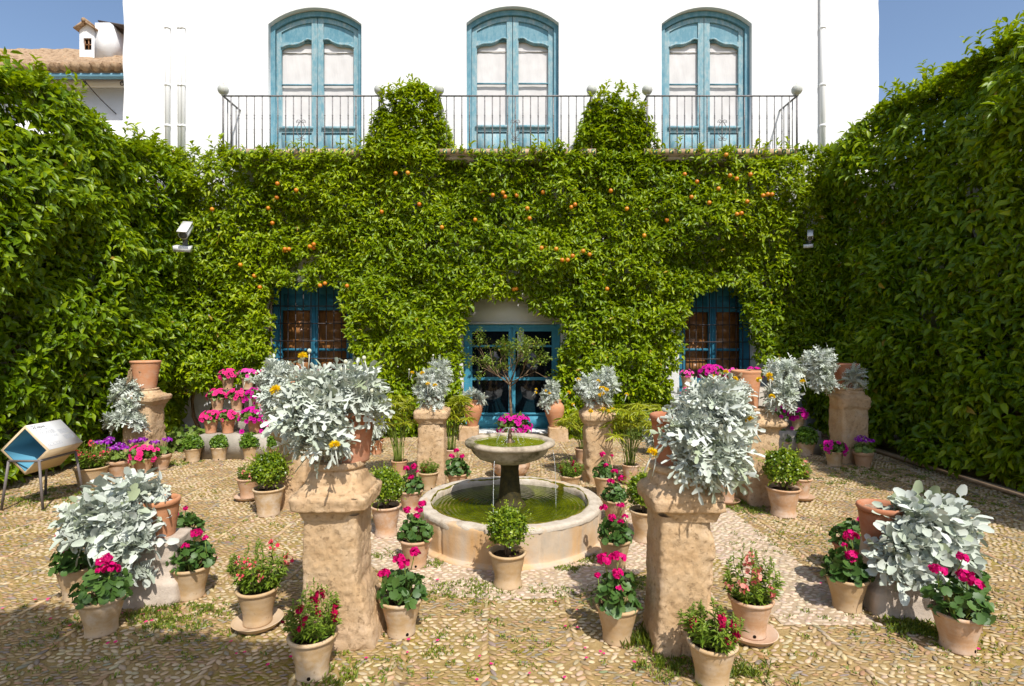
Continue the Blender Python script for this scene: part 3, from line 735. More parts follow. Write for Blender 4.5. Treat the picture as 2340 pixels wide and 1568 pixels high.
# balconies
BY = -0.60
def spiral(cx, cz, r, t0, turns, sgn, y, n=18):
    return [(cx + sgn * r * (1 - 0.75 * k / n) * math.cos(t0 + turns * 2 * math.pi * k / n), y, cz + r * (1 - 0.75 * k / n) * math.sin(t0 + turns * 2 * math.pi * k / n)) for k in range(n + 1)]
SB = (WY + BY) / F
for bi, (a, b) in enumerate(((510, 867), (1003, 1352), (1479, 1821))):
    xa, xb = (a - VX) * SB, (b - VX) * SB
    m = MB()
    m.box(((xa + xb) / 2, BY / 2 - 0.03, FLOOR2 - 0.05), (xb - xa + 0.12, -BY + 0.055, 0.09))
    m.box(((xa + xb) / 2, BY / 2 - 0.01, FLOOR2 - 0.125), (xb - xa + 0.02, -BY - 0.02, 0.06))
    bal = m.build('balcony', 'grey_stone', bld)
    m = MB(); wt = 0.066; nt = int((xb - xa + 0.12) / wt / 2)
    y_ = BY - 0.062
    m.box(((xa + xb) / 2, y_, FLOOR2 - 0.048), (xb - xa + 0.13, 0.012, 0.10), 0)
    for q in range(nt):
        x_ = xa - 0.02 + (xb - xa + 0.04) * q / (nt - 1)
        m.box((x_, y_ - 0.008, FLOOR2 - 0.045), (wt, 0.006, 0.074), 1)
        m.box((x_ - 0.008, y_ - 0.012, FLOOR2 - 0.055), (0.022, 0.004, 0.038), 2)
        m.box((x_ + 0.012, y_ - 0.012, FLOOR2 - 0.035), (0.018, 0.004, 0.03), 2)
    m.build('tile_edging', ['tile_clay', 'tile_green', 'tile_yellow'], bal)
    zr = H + (VY - 219.5) * SB
    m = MB()
    m.box(((xa + xb) / 2, BY, zr), (xb - xa + 0.03, 0.03, 0.018))
    for x_ in (xa, xb):
        m.box((x_, BY / 2, zr - 0.001), (0.03, -BY, 0.018))
        for q in range(1, 4): m.bar((x_, BY * q / 4, FLOOR2), (x_, BY * q / 4, zr), 0.014)
        m.bar((x_, BY, FLOOR2), (x_, BY, zr + 0.02), 0.026)
    nb = 20
    for q in range(1, nb):
        x_ = xa + (xb - xa) * q / nb
        m.bar((x_, BY, FLOOR2), (x_, BY, zr), 0.014)
        for zz in (0.30, 0.55):
            for e in range(3):
                z_ = FLOOR2 + zz + e * 0.028
                m.box((x_, BY, z_), (0.019, 0.019, 0.014), 0, Matrix.Rotation(0.5 * e, 3, 'Z'))
    m.build('railing', 'iron', bal)
    xm = xa + (xb - xa) * 0.5
    m = MB(); z_ = FLOOR2 + 0.36
    for sg in (-1, 1):
        m.tube([(xm + sg * 0.095 * math.sin(min(u, 1) * math.pi) * (1 - 0.35 * u), BY - 0.012, z_ - 0.16 + 0.32 * u) for u in np.linspace(0, 1, 12)], 0.006, 5)
        m.tube(spiral(xm + sg * 0.04, z_ + 0.13, 0.04, -0.5, 1.2, sg, BY - 0.012), 0.006, 5)
        m.tube(spiral(xm + sg * 0.035, z_ - 0.17, 0.035, 0.5, -1.2, sg, BY - 0.012), 0.006, 5)
    m.build('scroll_ornament', 'iron', bal)
    for x_ in (xa, xb):
        m = MB(); m.sphere((x_, BY, zr + 0.105), 0.09, 20, 12); m.tube([(x_, BY, zr + 0.17), (x_, BY, zr + 0.235)], 0.006, 6)
        m.tube([(x_, BY, zr + 0.0), (x_, BY, zr + 0.035)], 0.03, 10)
        m.build('ball_finial', 'ball_stone', bal, True)
# ground-floor windows with grilles
for wi, (x0, x1, z0, z1) in enumerate(WIN):
    m = MB(); yy = 0.12
    c = (x0 + x1) / 2
    m.plate(rect(x0 - 0.01, x1 + 0.01, z0 - 0.01, z1 + 0.01), [rect(x0 + 0.10, x1 - 0.10, z0 + 0.10, z1 - 0.10)], yy, 0.1)
    w_ = m.build('window', 'deep_blue', bld)
    m = MB()
    for sd in (-1, 1):
        xa, xb = (x0 + 0.10, c - 0.004) if sd < 0 else (c + 0.004, x1 - 0.10)
        zt = z1 - 0.10
        m.plate(rect(xa, xb, z0 + 0.10, zt), [rect(xa + 0.06, xb - 0.075 if sd < 0 else xb - 0.06, z0 + 0.42, zt - 0.42), ], yy + 0.03, 0.05)
        m.box(((xa + xb) / 2, yy + 0.05, z0 + 0.95), (xb - xa - 0.1, 0.035, 0.05))
        m.box(((xa + xb) / 2, yy + 0.024, zt - 0.24), (xb - xa - 0.2, 0.014, 0.24)); m.box(((xa + xb) / 2, yy + 0.018, zt - 0.24), (xb - xa - 0.3, 0.014, 0.14))
    m.box((c, yy + 0.02, (z0 + z1) / 2), (0.05, 0.03, z1 - z0 - 0.22))
    m.build('casement', 'deep_blue', w_)
    m = MB()
    for sd in (-1, 1):
        xa, xb = (x0 + 0.12, c - 0.03) if sd < 0 else (c + 0.03, x1 - 0.12)
        m.box(((xa + xb) / 2, yy + 0.14, (z0 + z1) / 2), (xb - xa, 0.03, z1 - z0 - 0.3))
        for q in range(5):
            zc = z0 + 0.62 + q * 0.34
            m.box(((xa + xb) / 2, yy + 0.12, zc), (xb - xa - 0.16, 0.014, 0.27)); m.box(((xa + xb) / 2, yy + 0.11, zc), (xb - xa - 0.28, 0.014, 0.15))
    m.build('shutter', 'wood_shutter', w_)
    m = MB(); yg = -0.02
    nb = 11
    for q in range(nb): 
        x_ = x0 + 0.06 + (x1 - x0 - 0.12) * q / (nb - 1)
        m.tube([(x_, yg, z0 + 0.02), (x_, yg, z1 - 0.06)], 0.0085, 6)
    for q in range(6):
        z_ = z0 + 0.15 + (z1 - z0 - 0.6) * q / 5
        m.box(((x0 + x1) / 2, yg - 0.004, z_), (x1 - x0 - 0.02, 0.024, 0.016))
    m.build('grille', 'dark_iron', w_)
    m = MB(); m.box((c, yy + 0.18, (z0 + z1) / 2), (x1 - x0, 0.02, z1 - z0)); m.build('backing', 'black_hole', w_)
# glazed door
x0, x1, z0, z1 = DOOR
zb = PZ(741); c = (x0 + x1) / 2 + 0.0
m = MB()
m.plate(rect(x0 + 0.01, x1 - 0.01, z0, zb), [rect(x0 + 0.10, x1 - 0.10, z0 + 0.02, zb - 0.07)], 0.13, 0.1)
dr = m.build('glazed_door', 'bright_blue', bld)
m = MB(); m.box(((x0 + x1) / 2, 0.10, (zb + z1) / 2), (x1 - x0 - 0.02, 0.08, z1 - zb - 0.004))
m.box(((x0 + x1) / 2, 0.05, zb + 0.02), (x1 - x0 - 0.04, 0.03, 0.03))
m.build('roller_blind', 'blind', dr)
for sd in (-1, 1):
    xa, xb = (x0 + 0.10, c - 0.004) if sd < 0 else (c + 0.004, x1 - 0.10)
    zt = zb - 0.07
    m = MB()
    m.plate(rect(xa, xb, z0 + 0.02, zt), [rect(xa + 0.06, xb - 0.06, 0.32, 0.93), rect(xa + 0.06, xb - 0.06, 0.985, 1.55), rect(xa + 0.06, xb - 0.06, 1.59, zt - 0.06)], 0.15, 0.05)
    m.box(((xa + xb) / 2, 0.14, 0.155), (xb - xa - 0.14, 0.02, 0.2))
    m.box(((xa + xb) / 2, 0.138, 0.30), (xb - xa - 0.02, 0.03, 0.03))
    lf = m.build('door_leaf', 'bright_blue', dr)
    m = MB(); m.box(((xa + xb) / 2, 0.185, (0.3 + zt) / 2), (xb - xa - 0.05, 0.008, zt - 0.36)); m.build('pane', 'dark_glass', lf)
    if sd > 0:
        m = MB(); m.box((PX(1190), 0.176, PZ(792)), (0.125, 0.005, 0.56), 0); m.box((PX(1190), 0.172, PZ(806)), (0.05, 0.003, 0.035), 1)  # upright white strip with a small dark mark, just before the pane
        m.build('white_strip', ['matt_white', 'ink'], lf)
m = MB(); m.box(((x0 + x1) / 2, 0.0, 0.0), (x1 - x0 + 0.1, 0.5, 0.05)); m.build('doorstep', 'white_plaster', bld)

# ------------------------------------------------------------------ the house beyond, on the left
lh = thing('neighbouring_house', 'white house with brown barrel tile roof and chimney beyond the left hedge', 'building', (-11.0, 13.5, 0))
m = MB(); m.box((0, 3, 3.95), (12, 6, 7.9)); m.build('wall', 'white_plaster', lh)
m = MB(); m.box((0, -0.02, 8.0), (12, 0.10, 0.2)); m.build('cornice', 'white_plaster', lh)
m = MB(); m.tube([(-6, -0.5, 7.95), (6, -0.5, 7.95)], 0.07, 10); m.build('gutter', 'gutter_blue', lh, True)
m = MB(); nx = 600; ny = 60
xs = np.linspace(-6, 6, nx); ys = np.linspace(-0.62, 3.6, ny)
XX, YY = np.meshgrid(xs, ys)
cour = ((YY + 0.62) / 0.36) % 1.0
wv = np.abs(np.sin(XX * math.pi / 0.24 + 0.25 * np.sin(np.floor((YY + 0.62) / 0.36) * 2.1)))
ZZ = 8.06 + (YY + 0.62) * 0.62 + 0.085 * wv + 0.045 * (1 - cour) + 0.015 * np.sin(XX * 9 + YY * 4)
m.faces(np.stack([XX, YY, ZZ], -1).reshape(-1, 3), [(j * nx + i, j * nx + i + 1, (j + 1) * nx + i + 1, (j + 1) * nx + i) for j in range(ny - 1) for i in range(nx - 1)])
for q in range(50):
    xq = -5.95 + q * 0.24
    m.tube([(xq, -0.66, 8.09), (xq, -0.2, 8.37)], 0.10, 10)
m.box((0, -0.28, 8.1), (12, 0.62, 0.05))
m.build('roof', 'roof_tile', lh, True)
for x_ in (-0.95, -0.05, 0.85, 1.75):
    m = MB(); m.tube([(x_ + 0.45 - 0.45 * u - 0.04 * math.sin(u * math.pi), -0.02 - 0.42 * u, 7.25 + 0.62 * u) for u in np.linspace(0, 1, 8)], 0.012, 5)
    m.tube(spiral(x_ - 0.0, 7.80, 0.06, 1.2, 1.3, 1, -0.44), 0.012, 5)
    m.build('gutter_bracket', 'dark_iron', lh, True)
m = MB()
cx = wx(234, 14.6) + 11.0; cy = 14.6 - 13.5
def chz(y): return H - (y - VY) * 14.6 / F
m.box((cx, cy + 0.28, (chz(52) + chz(135)) / 2), (0.40, 0.56, chz(52) - chz(135)))
ch = m.build('chimney', 'white_plaster', lh)
m = MB(); m.box((cx + 0.16, cy + 0.50, chz(44)), (0.72, 0.80, 0.035), 0, Matrix.Rotation(0.10, 3, 'X') @ Matrix.Rotation(0.16, 3, 'Y'))
m.box((cx + 0.08, cy + 0.40, chz(50)), (0.24, 0.3, 0.12)); m.build('chimney_cap', 'dark_metal', ch)
m = MB()
dx = wx(200, 14.6) + 11.0; w_ = 0.2; zt = chz(70)
m.plate([(dx - w_, chz(140)), (dx + w_, chz(140)), (dx + w_, zt), (dx, chz(55)), (dx - w_, zt)], [rect(dx - 0.09, dx + 0.12, chz(115), chz(88))], cy - 0.02, 0.5)
dm = m.build('dormer', 'white_plaster', lh)
m = MB(); m.box((dx + 0.015, cy + 0.06, (chz(115) + chz(88)) / 2), (0.23, 0.02, 0.33), 0)
for q in (-1, 0, 1): m.box((dx + 0.015 + q * 0.1, cy + 0.03, (chz(115) + chz(88)) / 2), (0.022, 0.03, 0.33), 1)
m.box((dx + 0.015, cy + 0.03, (chz(115) + chz(88)) / 2), (0.22, 0.03, 0.022), 1)
m.build('dormer_window', ['black_hole', 'wood_shutter'], dm)
m = MB()
for sg in (-1, 1):
    m.box((dx + sg * 0.13, cy + 0.2, (zt + chz(53)) / 2 + 0.0), (0.36, 0.66, 0.05), 0, Matrix.Rotation(sg * 0.62, 3, 'Y'))
m.tube([(dx, cy - 0.15, chz(52)), (dx, cy + 0.5, chz(52))], 0.06, 8); m.build('dormer_roof', 'roof_tile', dm)

# ------------------------------------------------------------------ walls that carry the side hedges
m = MB(); m.box((0, 0, 2.2), (0.25, 12, 4.4)); tag(m.build('garden_wall', 'white_plaster', loc=(-6.35, 4.05, 0)), 'whitewashed courtyard wall hidden behind the left hedge', 'wall')
m = MB(); m.box((0, 0, 2.3), (0.25, 12, 4.6)); tag(m.build('garden_wall', 'white_plaster', loc=(6.5, 4.05, 0)), 'whitewashed courtyard wall hidden behind the right hedge', 'wall')
m = MB(); m.box((0, 0, 0.03), (0.10, 7.4, 0.045)); tag(m.build('edging_kerb', 'tile_clay', loc=(5.50, 6.3, 0)), 'low brown brick edging along the foot of the right hedge', 'kerb')

# ------------------------------------------------------------------ hedges
def lerp_tab(x, tab):
    return np.interp(x, [a for a, _ in tab], [b for _, b in tab])
rng = np.random.default_rng(11)
# back hedge: coordinates of the wall plane, in the 2340-wide grid at 9.75 m
HD = 9.45; HS = HD / F
def back_mask(x, y, nz):
    """True where the trained orange trees cover the wall"""
    e = nz * np.where(y < 345, 24, 9)
    top = lerp_tab(x, [(380, 352), (470, 348), (520, 356), (700, 358), (838, 356), (836, 330), (848, 262), (872, 222), (925, 198), (970, 208), (1008, 244), (1024, 290), (1032, 340), (1060, 346), (1180, 345), (1290, 346), (1312, 340), (1322, 300), (1336, 258), (1364, 216), (1415, 202), (1458, 218), (1488, 256), (1500, 310), (1512, 340), (1640, 352), (1700, 362), (1760, 355), (1850, 345), (1940, 330)])
    ok = y > top + e
    bot = lerp_tab(x, [(380, 905), (470, 880), (560, 880), (608, 850), (612, 1015), (1060, 1015), (1062, 1010), (1280, 1010), (1560, 1012), (1720, 1000), (1726, 850), (1790, 830), (1860, 900), (1940, 960)])
    ok &= y < bot + e
    # window on the left
    lw_l = lerp_tab(y, [(600, 648), (650, 612), (690, 600), (760, 606), (830, 622), (1000, 630)])
    lw_r = lerp_tab(y, [(600, 720), (650, 775), (700, 775), (760, 795), (830, 815), (900, 850), (1000, 870)])
    ok &= ~((y > 652 + e) & (x > lw_l + e) & (x < lw_r + e))
    ok &= ~((y > 590 + e) & (y < 660) & (np.abs(x - 675 + e) < 16))
    # glazed door
    dl = lerp_tab(y, [(660, 1120), (690, 1082), (720, 1062), (800, 1052), (1000, 1060)])
    dr_ = lerp_tab(y, [(660, 1195), (700, 1215), (735, 1275), (780, 1282), (880, 1276), (1000, 1290)])
    ok &= ~((y > 676 + e) & (x > dl + e) & (x < dr_ + e))
    # window on the right
    rl = lerp_tab(y, [(640, 1600), (690, 1588), (740, 1562), (800, 1565), (860, 1545), (1000, 1540)])
    rr = lerp_tab(y, [(640, 1690), (680, 1716), (760, 1730), (850, 1738), (1000, 1745)])
    ok &= ~((y > 656 + e) & (x > rl + e) & (x < rr + e))
    return ok
hb = thing('hedge', 'tall trained orange tree hedge covering the back wall under the balconies', 'hedge', (0, 9.45, 0), group='clipped hedges round the courtyard')
n = 27000
x = np.concatenate([rng.uniform(395, 1935, n), rng.uniform(840, 1035, 900), rng.uniform(1315, 1510, 900)]); y = np.concatenate([rng.uniform(190, 1015, n), rng.uniform(195, 370, 1800)]); n = len(x)
q3 = np.stack([x * 0.0078, y * 0.0078, np.zeros(n)], 1)
nz = fbm(q3, 2.6, 3, 3)
k = back_mask(x, y, nz); x, y, q3 = x[k], y[k], q3[k]; n = len(x)
bump_ = fbm(q3, 1.5, 4, 9)
dep = np.where(rng.random(n) < 0.62, rng.uniform(0.0, 0.12, n), rng.uniform(0.12, 0.52, n))
out = 0.22 * bump_ + 0.05
dome = (y < 350)
out = out + np.where(dome, -0.05, 0)
Pw = np.stack([(x - VX) * HS, -out + dep, H - (y - VY) * HS], 1)
dm_c = np.where(x < 1150, 930, 1412)
A = np.stack([rng.normal(0, 0.45, n) + np.where(dome, (x - dm_c) / 110.0, 0), -np.abs(rng.normal(0.8, 0.35, n)), rng.normal(0.45, 0.45, n) + np.where(y < 390, 0.5, 0)], 1)
A = nrm(A)
mb = MB()
tb = 0.16 * fbm(q3, 0.9, 3, 21) + 0.03
sprigs(mb, rng, Pw, A, 8, 0.096, 0.041, T_LEAF, 0.28, 0.5, 1.5, 0.02, tb)
# loose shoots standing out of the top
ns = 70
sx_ = np.concatenate([rng.uniform(430, 840, 22), rng.uniform(870, 1000, 18), rng.uniform(1020, 1320, 14), rng.uniform(1350, 1475, 18), rng.uniform(1500, 1850, 14)])
for xs0 in sx_:
    yt = 200 if 862 < xs0 < 1002 or 1345 < xs0 < 1480 else 350
    if yt == 200:
        yt = lerp_tab(xs0, [(862, 262), (885, 226), (925, 204), (960, 214), (1000, 250), (1345, 262), (1372, 222), (1415, 210), (1450, 226), (1478, 262)])
    Ls = rng.uniform(0.06, 0.22); m_ = 5
    base = np.array([(xs0 - VX) * HS, rng.uniform(-0.15, 0.15), H - (yt - VY) * HS])
    dir_ = nrm(np.array([[rng.normal(0, 0.3), rng.normal(-0.1, 0.2), 1.0]]))[0]
    P_ = base + dir_ * np.linspace(0, Ls, m_)[:, None]
    sprigs(mb, rng, P_, np.repeat(dir_[None], m_, 0), 3, 0.095, 0.036, T_LEAF, 0.1, 0.4, 1.0, 0.006, 0.35)
mb.build('foliage', 'orange_leaf', hb)
mb = MB()
for k in range(26):
    xb_ = rng.choice([rng.uniform(430, 600), rng.uniform(830, 1050), rng.uniform(1290, 1540), rng.uniform(1740, 1840)])
    pts = []; xx = (xb_ - VX) * HS; 
    for z in np.linspace(0.0, 4.6, 16):
        xx += rng.normal(0, 0.09); pts.append((xx, 0.42 + rng.normal(0, 0.02), z))
    mb.tube(pts, np.linspace(0.035, 0.012, 16), 6)
mb.build('stem', 'bark', hb, True)
om = MB(); om.sphere((0, 0, 0), 0.037, 14, 9)
o0 = om.build('orange', 'orange_peel', hb, True)
orange_me = o0.data
ORG = [(680, 437), (632, 451), (486, 479), (602, 470), (645, 567), (656, 568), (641, 570), (700, 560), (712, 556), (708, 563), (551, 606), (574, 629), (722, 650), (733, 645), (788, 652), (585, 655), (640, 424), (612, 505),
       (1126, 445), (1154, 447), (1149, 440), (1181, 441), (1236, 571), (1269, 573), (1281, 600), (1293, 600), (1304, 591), (1346, 583), (1388, 660), (1313, 470), (1305, 475), (1241, 440), (1205, 476), (1180, 658), (1174, 660),
       (1593, 415), (1617, 466), (1666, 403), (1680, 411), (1709, 403), (1735, 452), (1744, 450), (1756, 449), (1700, 465), (1686, 492), (1676, 494), (1641, 432), (1650, 362), (1565, 398), (1578, 452), (1330, 577), (1470, 540), (1522, 505), (1430, 480), (960, 470), (868, 480), (905, 398), (936, 402), (1010, 520), (1210, 500), (1085, 500), (1395, 437)]
for i, (ox, oy) in enumerate(ORG):
    bq = float(fbm(np.array([[ox * 0.0078, oy * 0.0078, 0.0]]), 1.5, 4, 9)[0])
    p = ((ox - VX) * HS * 0.988, -(0.22 * bq + 0.05) - 0.05 - 0.02 * (i % 3), H - (oy - VY) * HS * 0.988)
    if i == 0: o0.location = p
    else: link('orange', orange_me, hb, p)

def side_hedge(sgn, X0, ztab, y0, y1, label, seed, dens, tpl, tb0, loc):
    rng = np.random.default_rng(seed)
    t_ = thing('hedge', label, 'hedge', loc, group='clipped hedges round the courtyard')
    mb = MB()
    area = (y1 - y0) * 5.0
    n = int(area * dens)
    Y = rng.uniform(y0, y1, n); Z = rng.uniform(0.12, 5.9, n)
    q3 = np.stack([np.zeros(n), Y, Z], 1)
    e = fbm(q3, 2.2, 3, seed + 1)
    top = lerp_tab(Y, ztab)
    k = (Z < top + 0.14 * e) & (Z > 0.10 + 0.12 * e)
    Y, Z, q3, top = Y[k], Z[k], q3[k], top[k]; n = len(Y)
    bq = fbm(q3, 1.15, 4, seed + 2)
    tuck = np.clip((0.9 - Z) / 0.9, 0, 1) * 0.12
    rnd_top = np.clip((Z - (top - 0.55)) / 0.55, 0, 1) ** 2 * 0.45
    dep = np.where(rng.random(n) < 0.6, rng.uniform(0, 0.10, n), rng.uniform(0.1, 0.45, n)) + rnd_top * rng.uniform(0.3, 1.3, n) + tuck
    bat = np.clip((Z - 1.6) / 3.4, 0, 1) ** 1.2 * (0.40 if sgn < 0 else 0.15) * np.clip((9.6 - Y) / 1.6, 0.25, 1)
    X = X0 + sgn * (0.24 * bq + 0.05 - bat) - sgn * dep        # sgn: the way the face looks
    P = np.stack([X - loc[0], Y - loc[1], Z], 1)
    A = nrm(np.stack([sgn * np.abs(rng.normal(0.8, 0.35, n)), rng.normal(-0.1, 0.5, n), rng.normal(0.35, 0.4, n) + rnd_top * 1.8], 1))
    near = Y < 6.3
    tb = 0.18 * fbm(q3, 0.8, 3, seed + 5) + tb0
    sprigs(mb, rng, P, A, 8, 0.132, 0.057, tpl, 0.65, 0.5, 1.5, 0.025, tb)
    # top layer over the thickness of the hedge
    n2 = int((y1 - y0) * 0.7 * dens * 0.9)
    Y2 = rng.uniform(y0, y1, n2); w2 = rng.uniform(0.05, 0.75, n2)
    Z2 = lerp_tab(Y2, ztab) - 0.05 + 0.14 * fbm(np.stack([w2, Y2, np.zeros(n2)], 1), 1.8, 3, seed + 8) - 0.5 * (w2 / 0.75 - 0.5) ** 2
    P2 = np.stack([X0 - sgn * (w2 + (0.36 if sgn < 0 else 0.12) * np.clip((9.6 - Y2) / 1.6, 0.25, 1)) - loc[0], Y2 - loc[1], Z2], 1)
    A2 = nrm(np.stack([sgn * rng.normal(0.2, 0.4, n2), rng.normal(0, 0.4, n2), np.abs(rng.normal(0.9, 0.3, n2))], 1))
    sprigs(mb, rng, P2, A2, 8, 0.115, 0.048, tpl, 0.2, 0.4, 1.4, 0.03, tb0 + 0.12)
    for q in range(int((y1 - y0) * 9)):
        yy = rng.uniform(y0, y1); Ls = rng.uniform(0.08, 0.34); m_ = 6
        base = np.array([X0 - sgn * (rng.uniform(0, 0.4) + (0.4 if sgn < 0 else 0.12)) - loc[0], yy - loc[1], float(lerp_tab(yy, ztab)) - 0.06])
        d_ = nrm(np.array([[sgn * rng.normal(0.2, 0.3), rng.normal(0, 0.35), 1.0]]))[0]
        sprigs(mb, rng, base + d_ * np.linspace(0, Ls, m_)[:, None], np.repeat(d_[None], m_, 0), 3, 0.1, 0.04, tpl, 0.1, 0.4, 1.0, 0.006, 0.38)
    mb.build('foliage', 'creeper_leaf', t_)
    mb = MB()
    for q in range(int((y1 - y0) * 4)):
        yy = rng.uniform(y0, y1) - loc[1]; pts = []
        for z in np.linspace(0.0, 4.2, 14):
            yy += rng.normal(0, 0.1); pts.append((X0 - sgn * (0.38 if sgn > 0 else 0.85) - loc[0] + rng.normal(0, 0.02), yy, z))
        mb.tube(pts, np.linspace(0.04, 0.012, 14), 6)
    mb.build('stem', 'bark', t_, True)
    return t_
side_hedge(1, -5.68, [(1, 4.6), (4.0, 4.72), (6.2, 4.75), (7.0, 5.02), (7.6, 4.98), (8.3, 4.82), (9.3, 4.95), (10.2, 4.9)], 2.6, 9.9, 'large leaved climbing hedge along the left side behind the information sign', 31, 220, T_LEAF, 0.02, (-5.95, 6, 0))
side_hedge(-1, 5.40, [(1, 5.6), (3.6, 5.6), (4.3, 5.35), (4.8, 5.4), (5.3, 5.3), (5.9, 5.2), (6.6, 5.3), (7.2, 5.2), (7.9, 5.35), (8.6, 5.4), (9.0, 5.0), (9.7, 4.95), (10.2, 4.95)], 2.6, 9.9, 'dark shaded climbing hedge along the right side of the courtyard', 47, 225, T_LEAF, 0.03, (5.75, 6, 0))

# ------------------------------------------------------------------ a tree behind the viewer that shades the near left corner
rng = np.random.default_rng(77)
tr = thing('shade_tree', 'leafy tree behind the viewpoint shading the near left corner', 'tree', (-1.30, -1.30, 0))
m = MB(); m.tube([(0, 0, 0), (0.05, 0.1, 1.2), (0.15, 0.4, 2.4), (0.3, 0.9, 3.2)], [0.16, 0.13, 0.1, 0.06], 10)
for q in range(9):
    e = np.array([rng.uniform(-0.8, 1.8), rng.uniform(0.4, 2.5), rng.uniform(3.0, 3.9)])
    m.tube([(0.15, 0.4, 2.4), (0.15 + 0.4 * e[0], 0.4 + 0.4 * e[1], 2.9), e], [0.06, 0.035, 0.01], 6)
m.build('trunk', 'bark', tr, True)
m = MB()
# clumps: (x, y, z, radius) relative to the foot
cl = [(-0.3, 1.95, 3.3, 0.34), (-0.62, 2.2, 3.35, 0.30), (0.1, 1.95, 3.35, 0.30), (0.45, 1.98, 3.3, 0.24), (0.75, 1.93, 3.3, 0.22), (1.0, 1.96, 3.25, 0.16), (-0.95, 1.9, 3.4, 0.4), (0.2, 1.6, 3.5, 0.4), (0.8, 1.5, 3.5, 0.35), (-0.4, 1.4, 3.6, 0.45), (0.3, 1.0, 3.7, 0.5), (1.3, 1.3, 3.5, 0.35), (-0.2, 0.6, 3.7, 0.5)]
for (a_, b_, c_, r_) in cl:
    n = int(1900 * r_ * r_ / 0.16)
    v = rsph(rng, n) * (r_ * rng.uniform(0.2, 1, n) ** 0.5)[:, None] * np.array([1, 1, 0.6])
    put(m, T_LEAF, v + np.array((a_, b_, c_)), rsph(rng, n) + np.array([0, 0, -0.3]), rsph(rng, n) + np.array([0, 0, 1.0]), rng.uniform(0.07, 0.11, n), rng.uniform(0.035, 0.05, n), 0, rng.random(n))
m.build('crown', 'creeper_leaf', tr)

# ------------------------------------------------------------------ stone pedestals
def rough(mb, rows, seed, amp=0.012, n=72, step=0.014, f=9, cap=True, deform=None):
    """rows: (z, half width x, half width y, squareness) from the foot up; a worn, chipped block"""
    zs = []; R = []
    for a, b in zip(rows, rows[1:]):
        k = max(1, int((abs(b[0] - a[0]) + abs(b[1] - a[1])) / step))
        for i in range(k):
            u = i / k; R.append([a[j] + (b[j] - a[j]) * u for j in range(4)])
    R.append(list(rows[-1])); R = np.array(R)
    a = np.arange(n) * 2 * math.pi / n + math.pi / 4
    ca, sa = np.cos(a), np.sin(a)
    p = R[:, 3][:, None]
    d = (np.abs(ca)[None] ** p + np.abs(sa)[None] ** p) ** (-1 / p)
    V = np.stack([R[:, 1][:, None] * d * ca, R[:, 2][:, None] * d * sa, np.broadcast_to(R[:, 0][:, None], d.shape)], -1).reshape(-1, 3)
    m = len(R)
    if cap:
        r0 = V[-n:]; 
        for s_ in (0.8, 0.55, 0.25):
            q = r0.copy(); q[:, :2] *= s_; V = np.concatenate([V, q])
        m += 3
    if deform is not None: V = deform(V)
    N = V.copy(); N[:, 2] = 0; N = nrm(N)
    off = np.array([seed * 3.7, seed * 1.3, seed * 2.1])
    h = fbm(V + off, 4, 2, seed) * amp * 0.35 + fbm(V + off, f * 2.2, 3, seed + 1, 0.75) * amp * 0.36 - np.clip(fbm(V + off, f * 1.3, 3, seed + 2) - 0.3, 0, 1) * amp * 0.6
    chip = fbm(V + off, 4.0, 4, seed + 50)
    edge = np.clip((np.hypot(V[:, 0], V[:, 1]) / (np.maximum(np.abs(V[:, 0]), np.abs(V[:, 1])) + 1e-6) - 1.12) / 0.25, 0, 1)
    h -= np.clip(chip - 0.2, 0, 1) * amp * (1.0 + 7 * edge)
    V = V + N * h[:, None]
    if cap: V[-3 * n:, 2] += fbm(V[-3 * n:] + off, f, 4, seed + 3) * amp * 0.7
    fs = [(i * n + k, i * n + (k + 1) % n, (i + 1) * n + (k + 1) % n, (i + 1) * n + k) for i in range(m - 1) for k in range(n)]
    if cap: fs.append(tuple((m - 1) * n + k for k in range(n)))
    mb.faces(V, fs)
PED = 'old carved stone pedestals that carry the silver plants'
def pedestal(label, c, hw, hd, zs, zc, dr, seed, res=0.014, amp=0.010, foot=None, mat='sandstone', rot=0, n=72, capw=1.32):
    t_ = thing('stone_pedestal', label, 'pedestal', (c[0], c[1], 0), rot, PED)
    m = MB()
    rough(m, [(-0.03, hw * 1.06, hd * 1.06, 9), (0.10, hw * 1.05, hd * 1.05, 9), (0.14, hw, hd, 10), (zs + 0.012, hw * 0.97, hd * 0.97, 10)], seed, amp, n, res, 14, False, foot)
    m.build('shaft', mat, t_, True)
    m = MB()
    rough(m, [(zs - 0.012, hw * 1.0, hd * 1.0, 9), (zs + 0.035, hw * 1.12, hd * 1.12, 9), (zs + 0.05, hw * capw, hd * capw, 10), (zc - 0.018, hw * (capw + .03), hd * (capw + .03), 11), (zc, hw * (capw - .03), hd * (capw - .03), 9)], seed + 5, amp * 1.3, n, res, 10)
    m.build('capital', mat, t_, True)
    if dr:
        m = MB(); zt, r0, r1 = dr; hz = zt - zc; rb_ = max(r0, hw * (capw - 0.08))
        rough(m, [(zc - 0.012, rb_, rb_, 6), (zc + hz * 0.10, rb_ * 0.97, rb_ * 0.97, 5), (zc + hz * 0.30, rb_ * 0.82, rb_ * 0.82, 3.6), (zc + hz * 0.58, r1 + (rb_ - r1) * 0.25, r1 + (rb_ - r1) * 0.25, 2.6), (zc + hz * 0.74, r1 * 0.98, r1 * 0.98, 2.2), (zc + hz * 0.82, r1 * 1.1, r1 * 1.1, 2.1), (zt, r1 * 1.06, r1 * 1.06, 2)], seed + 9, amp, n, res, 8)
        m.build('drum', mat, t_, True)
    return t_
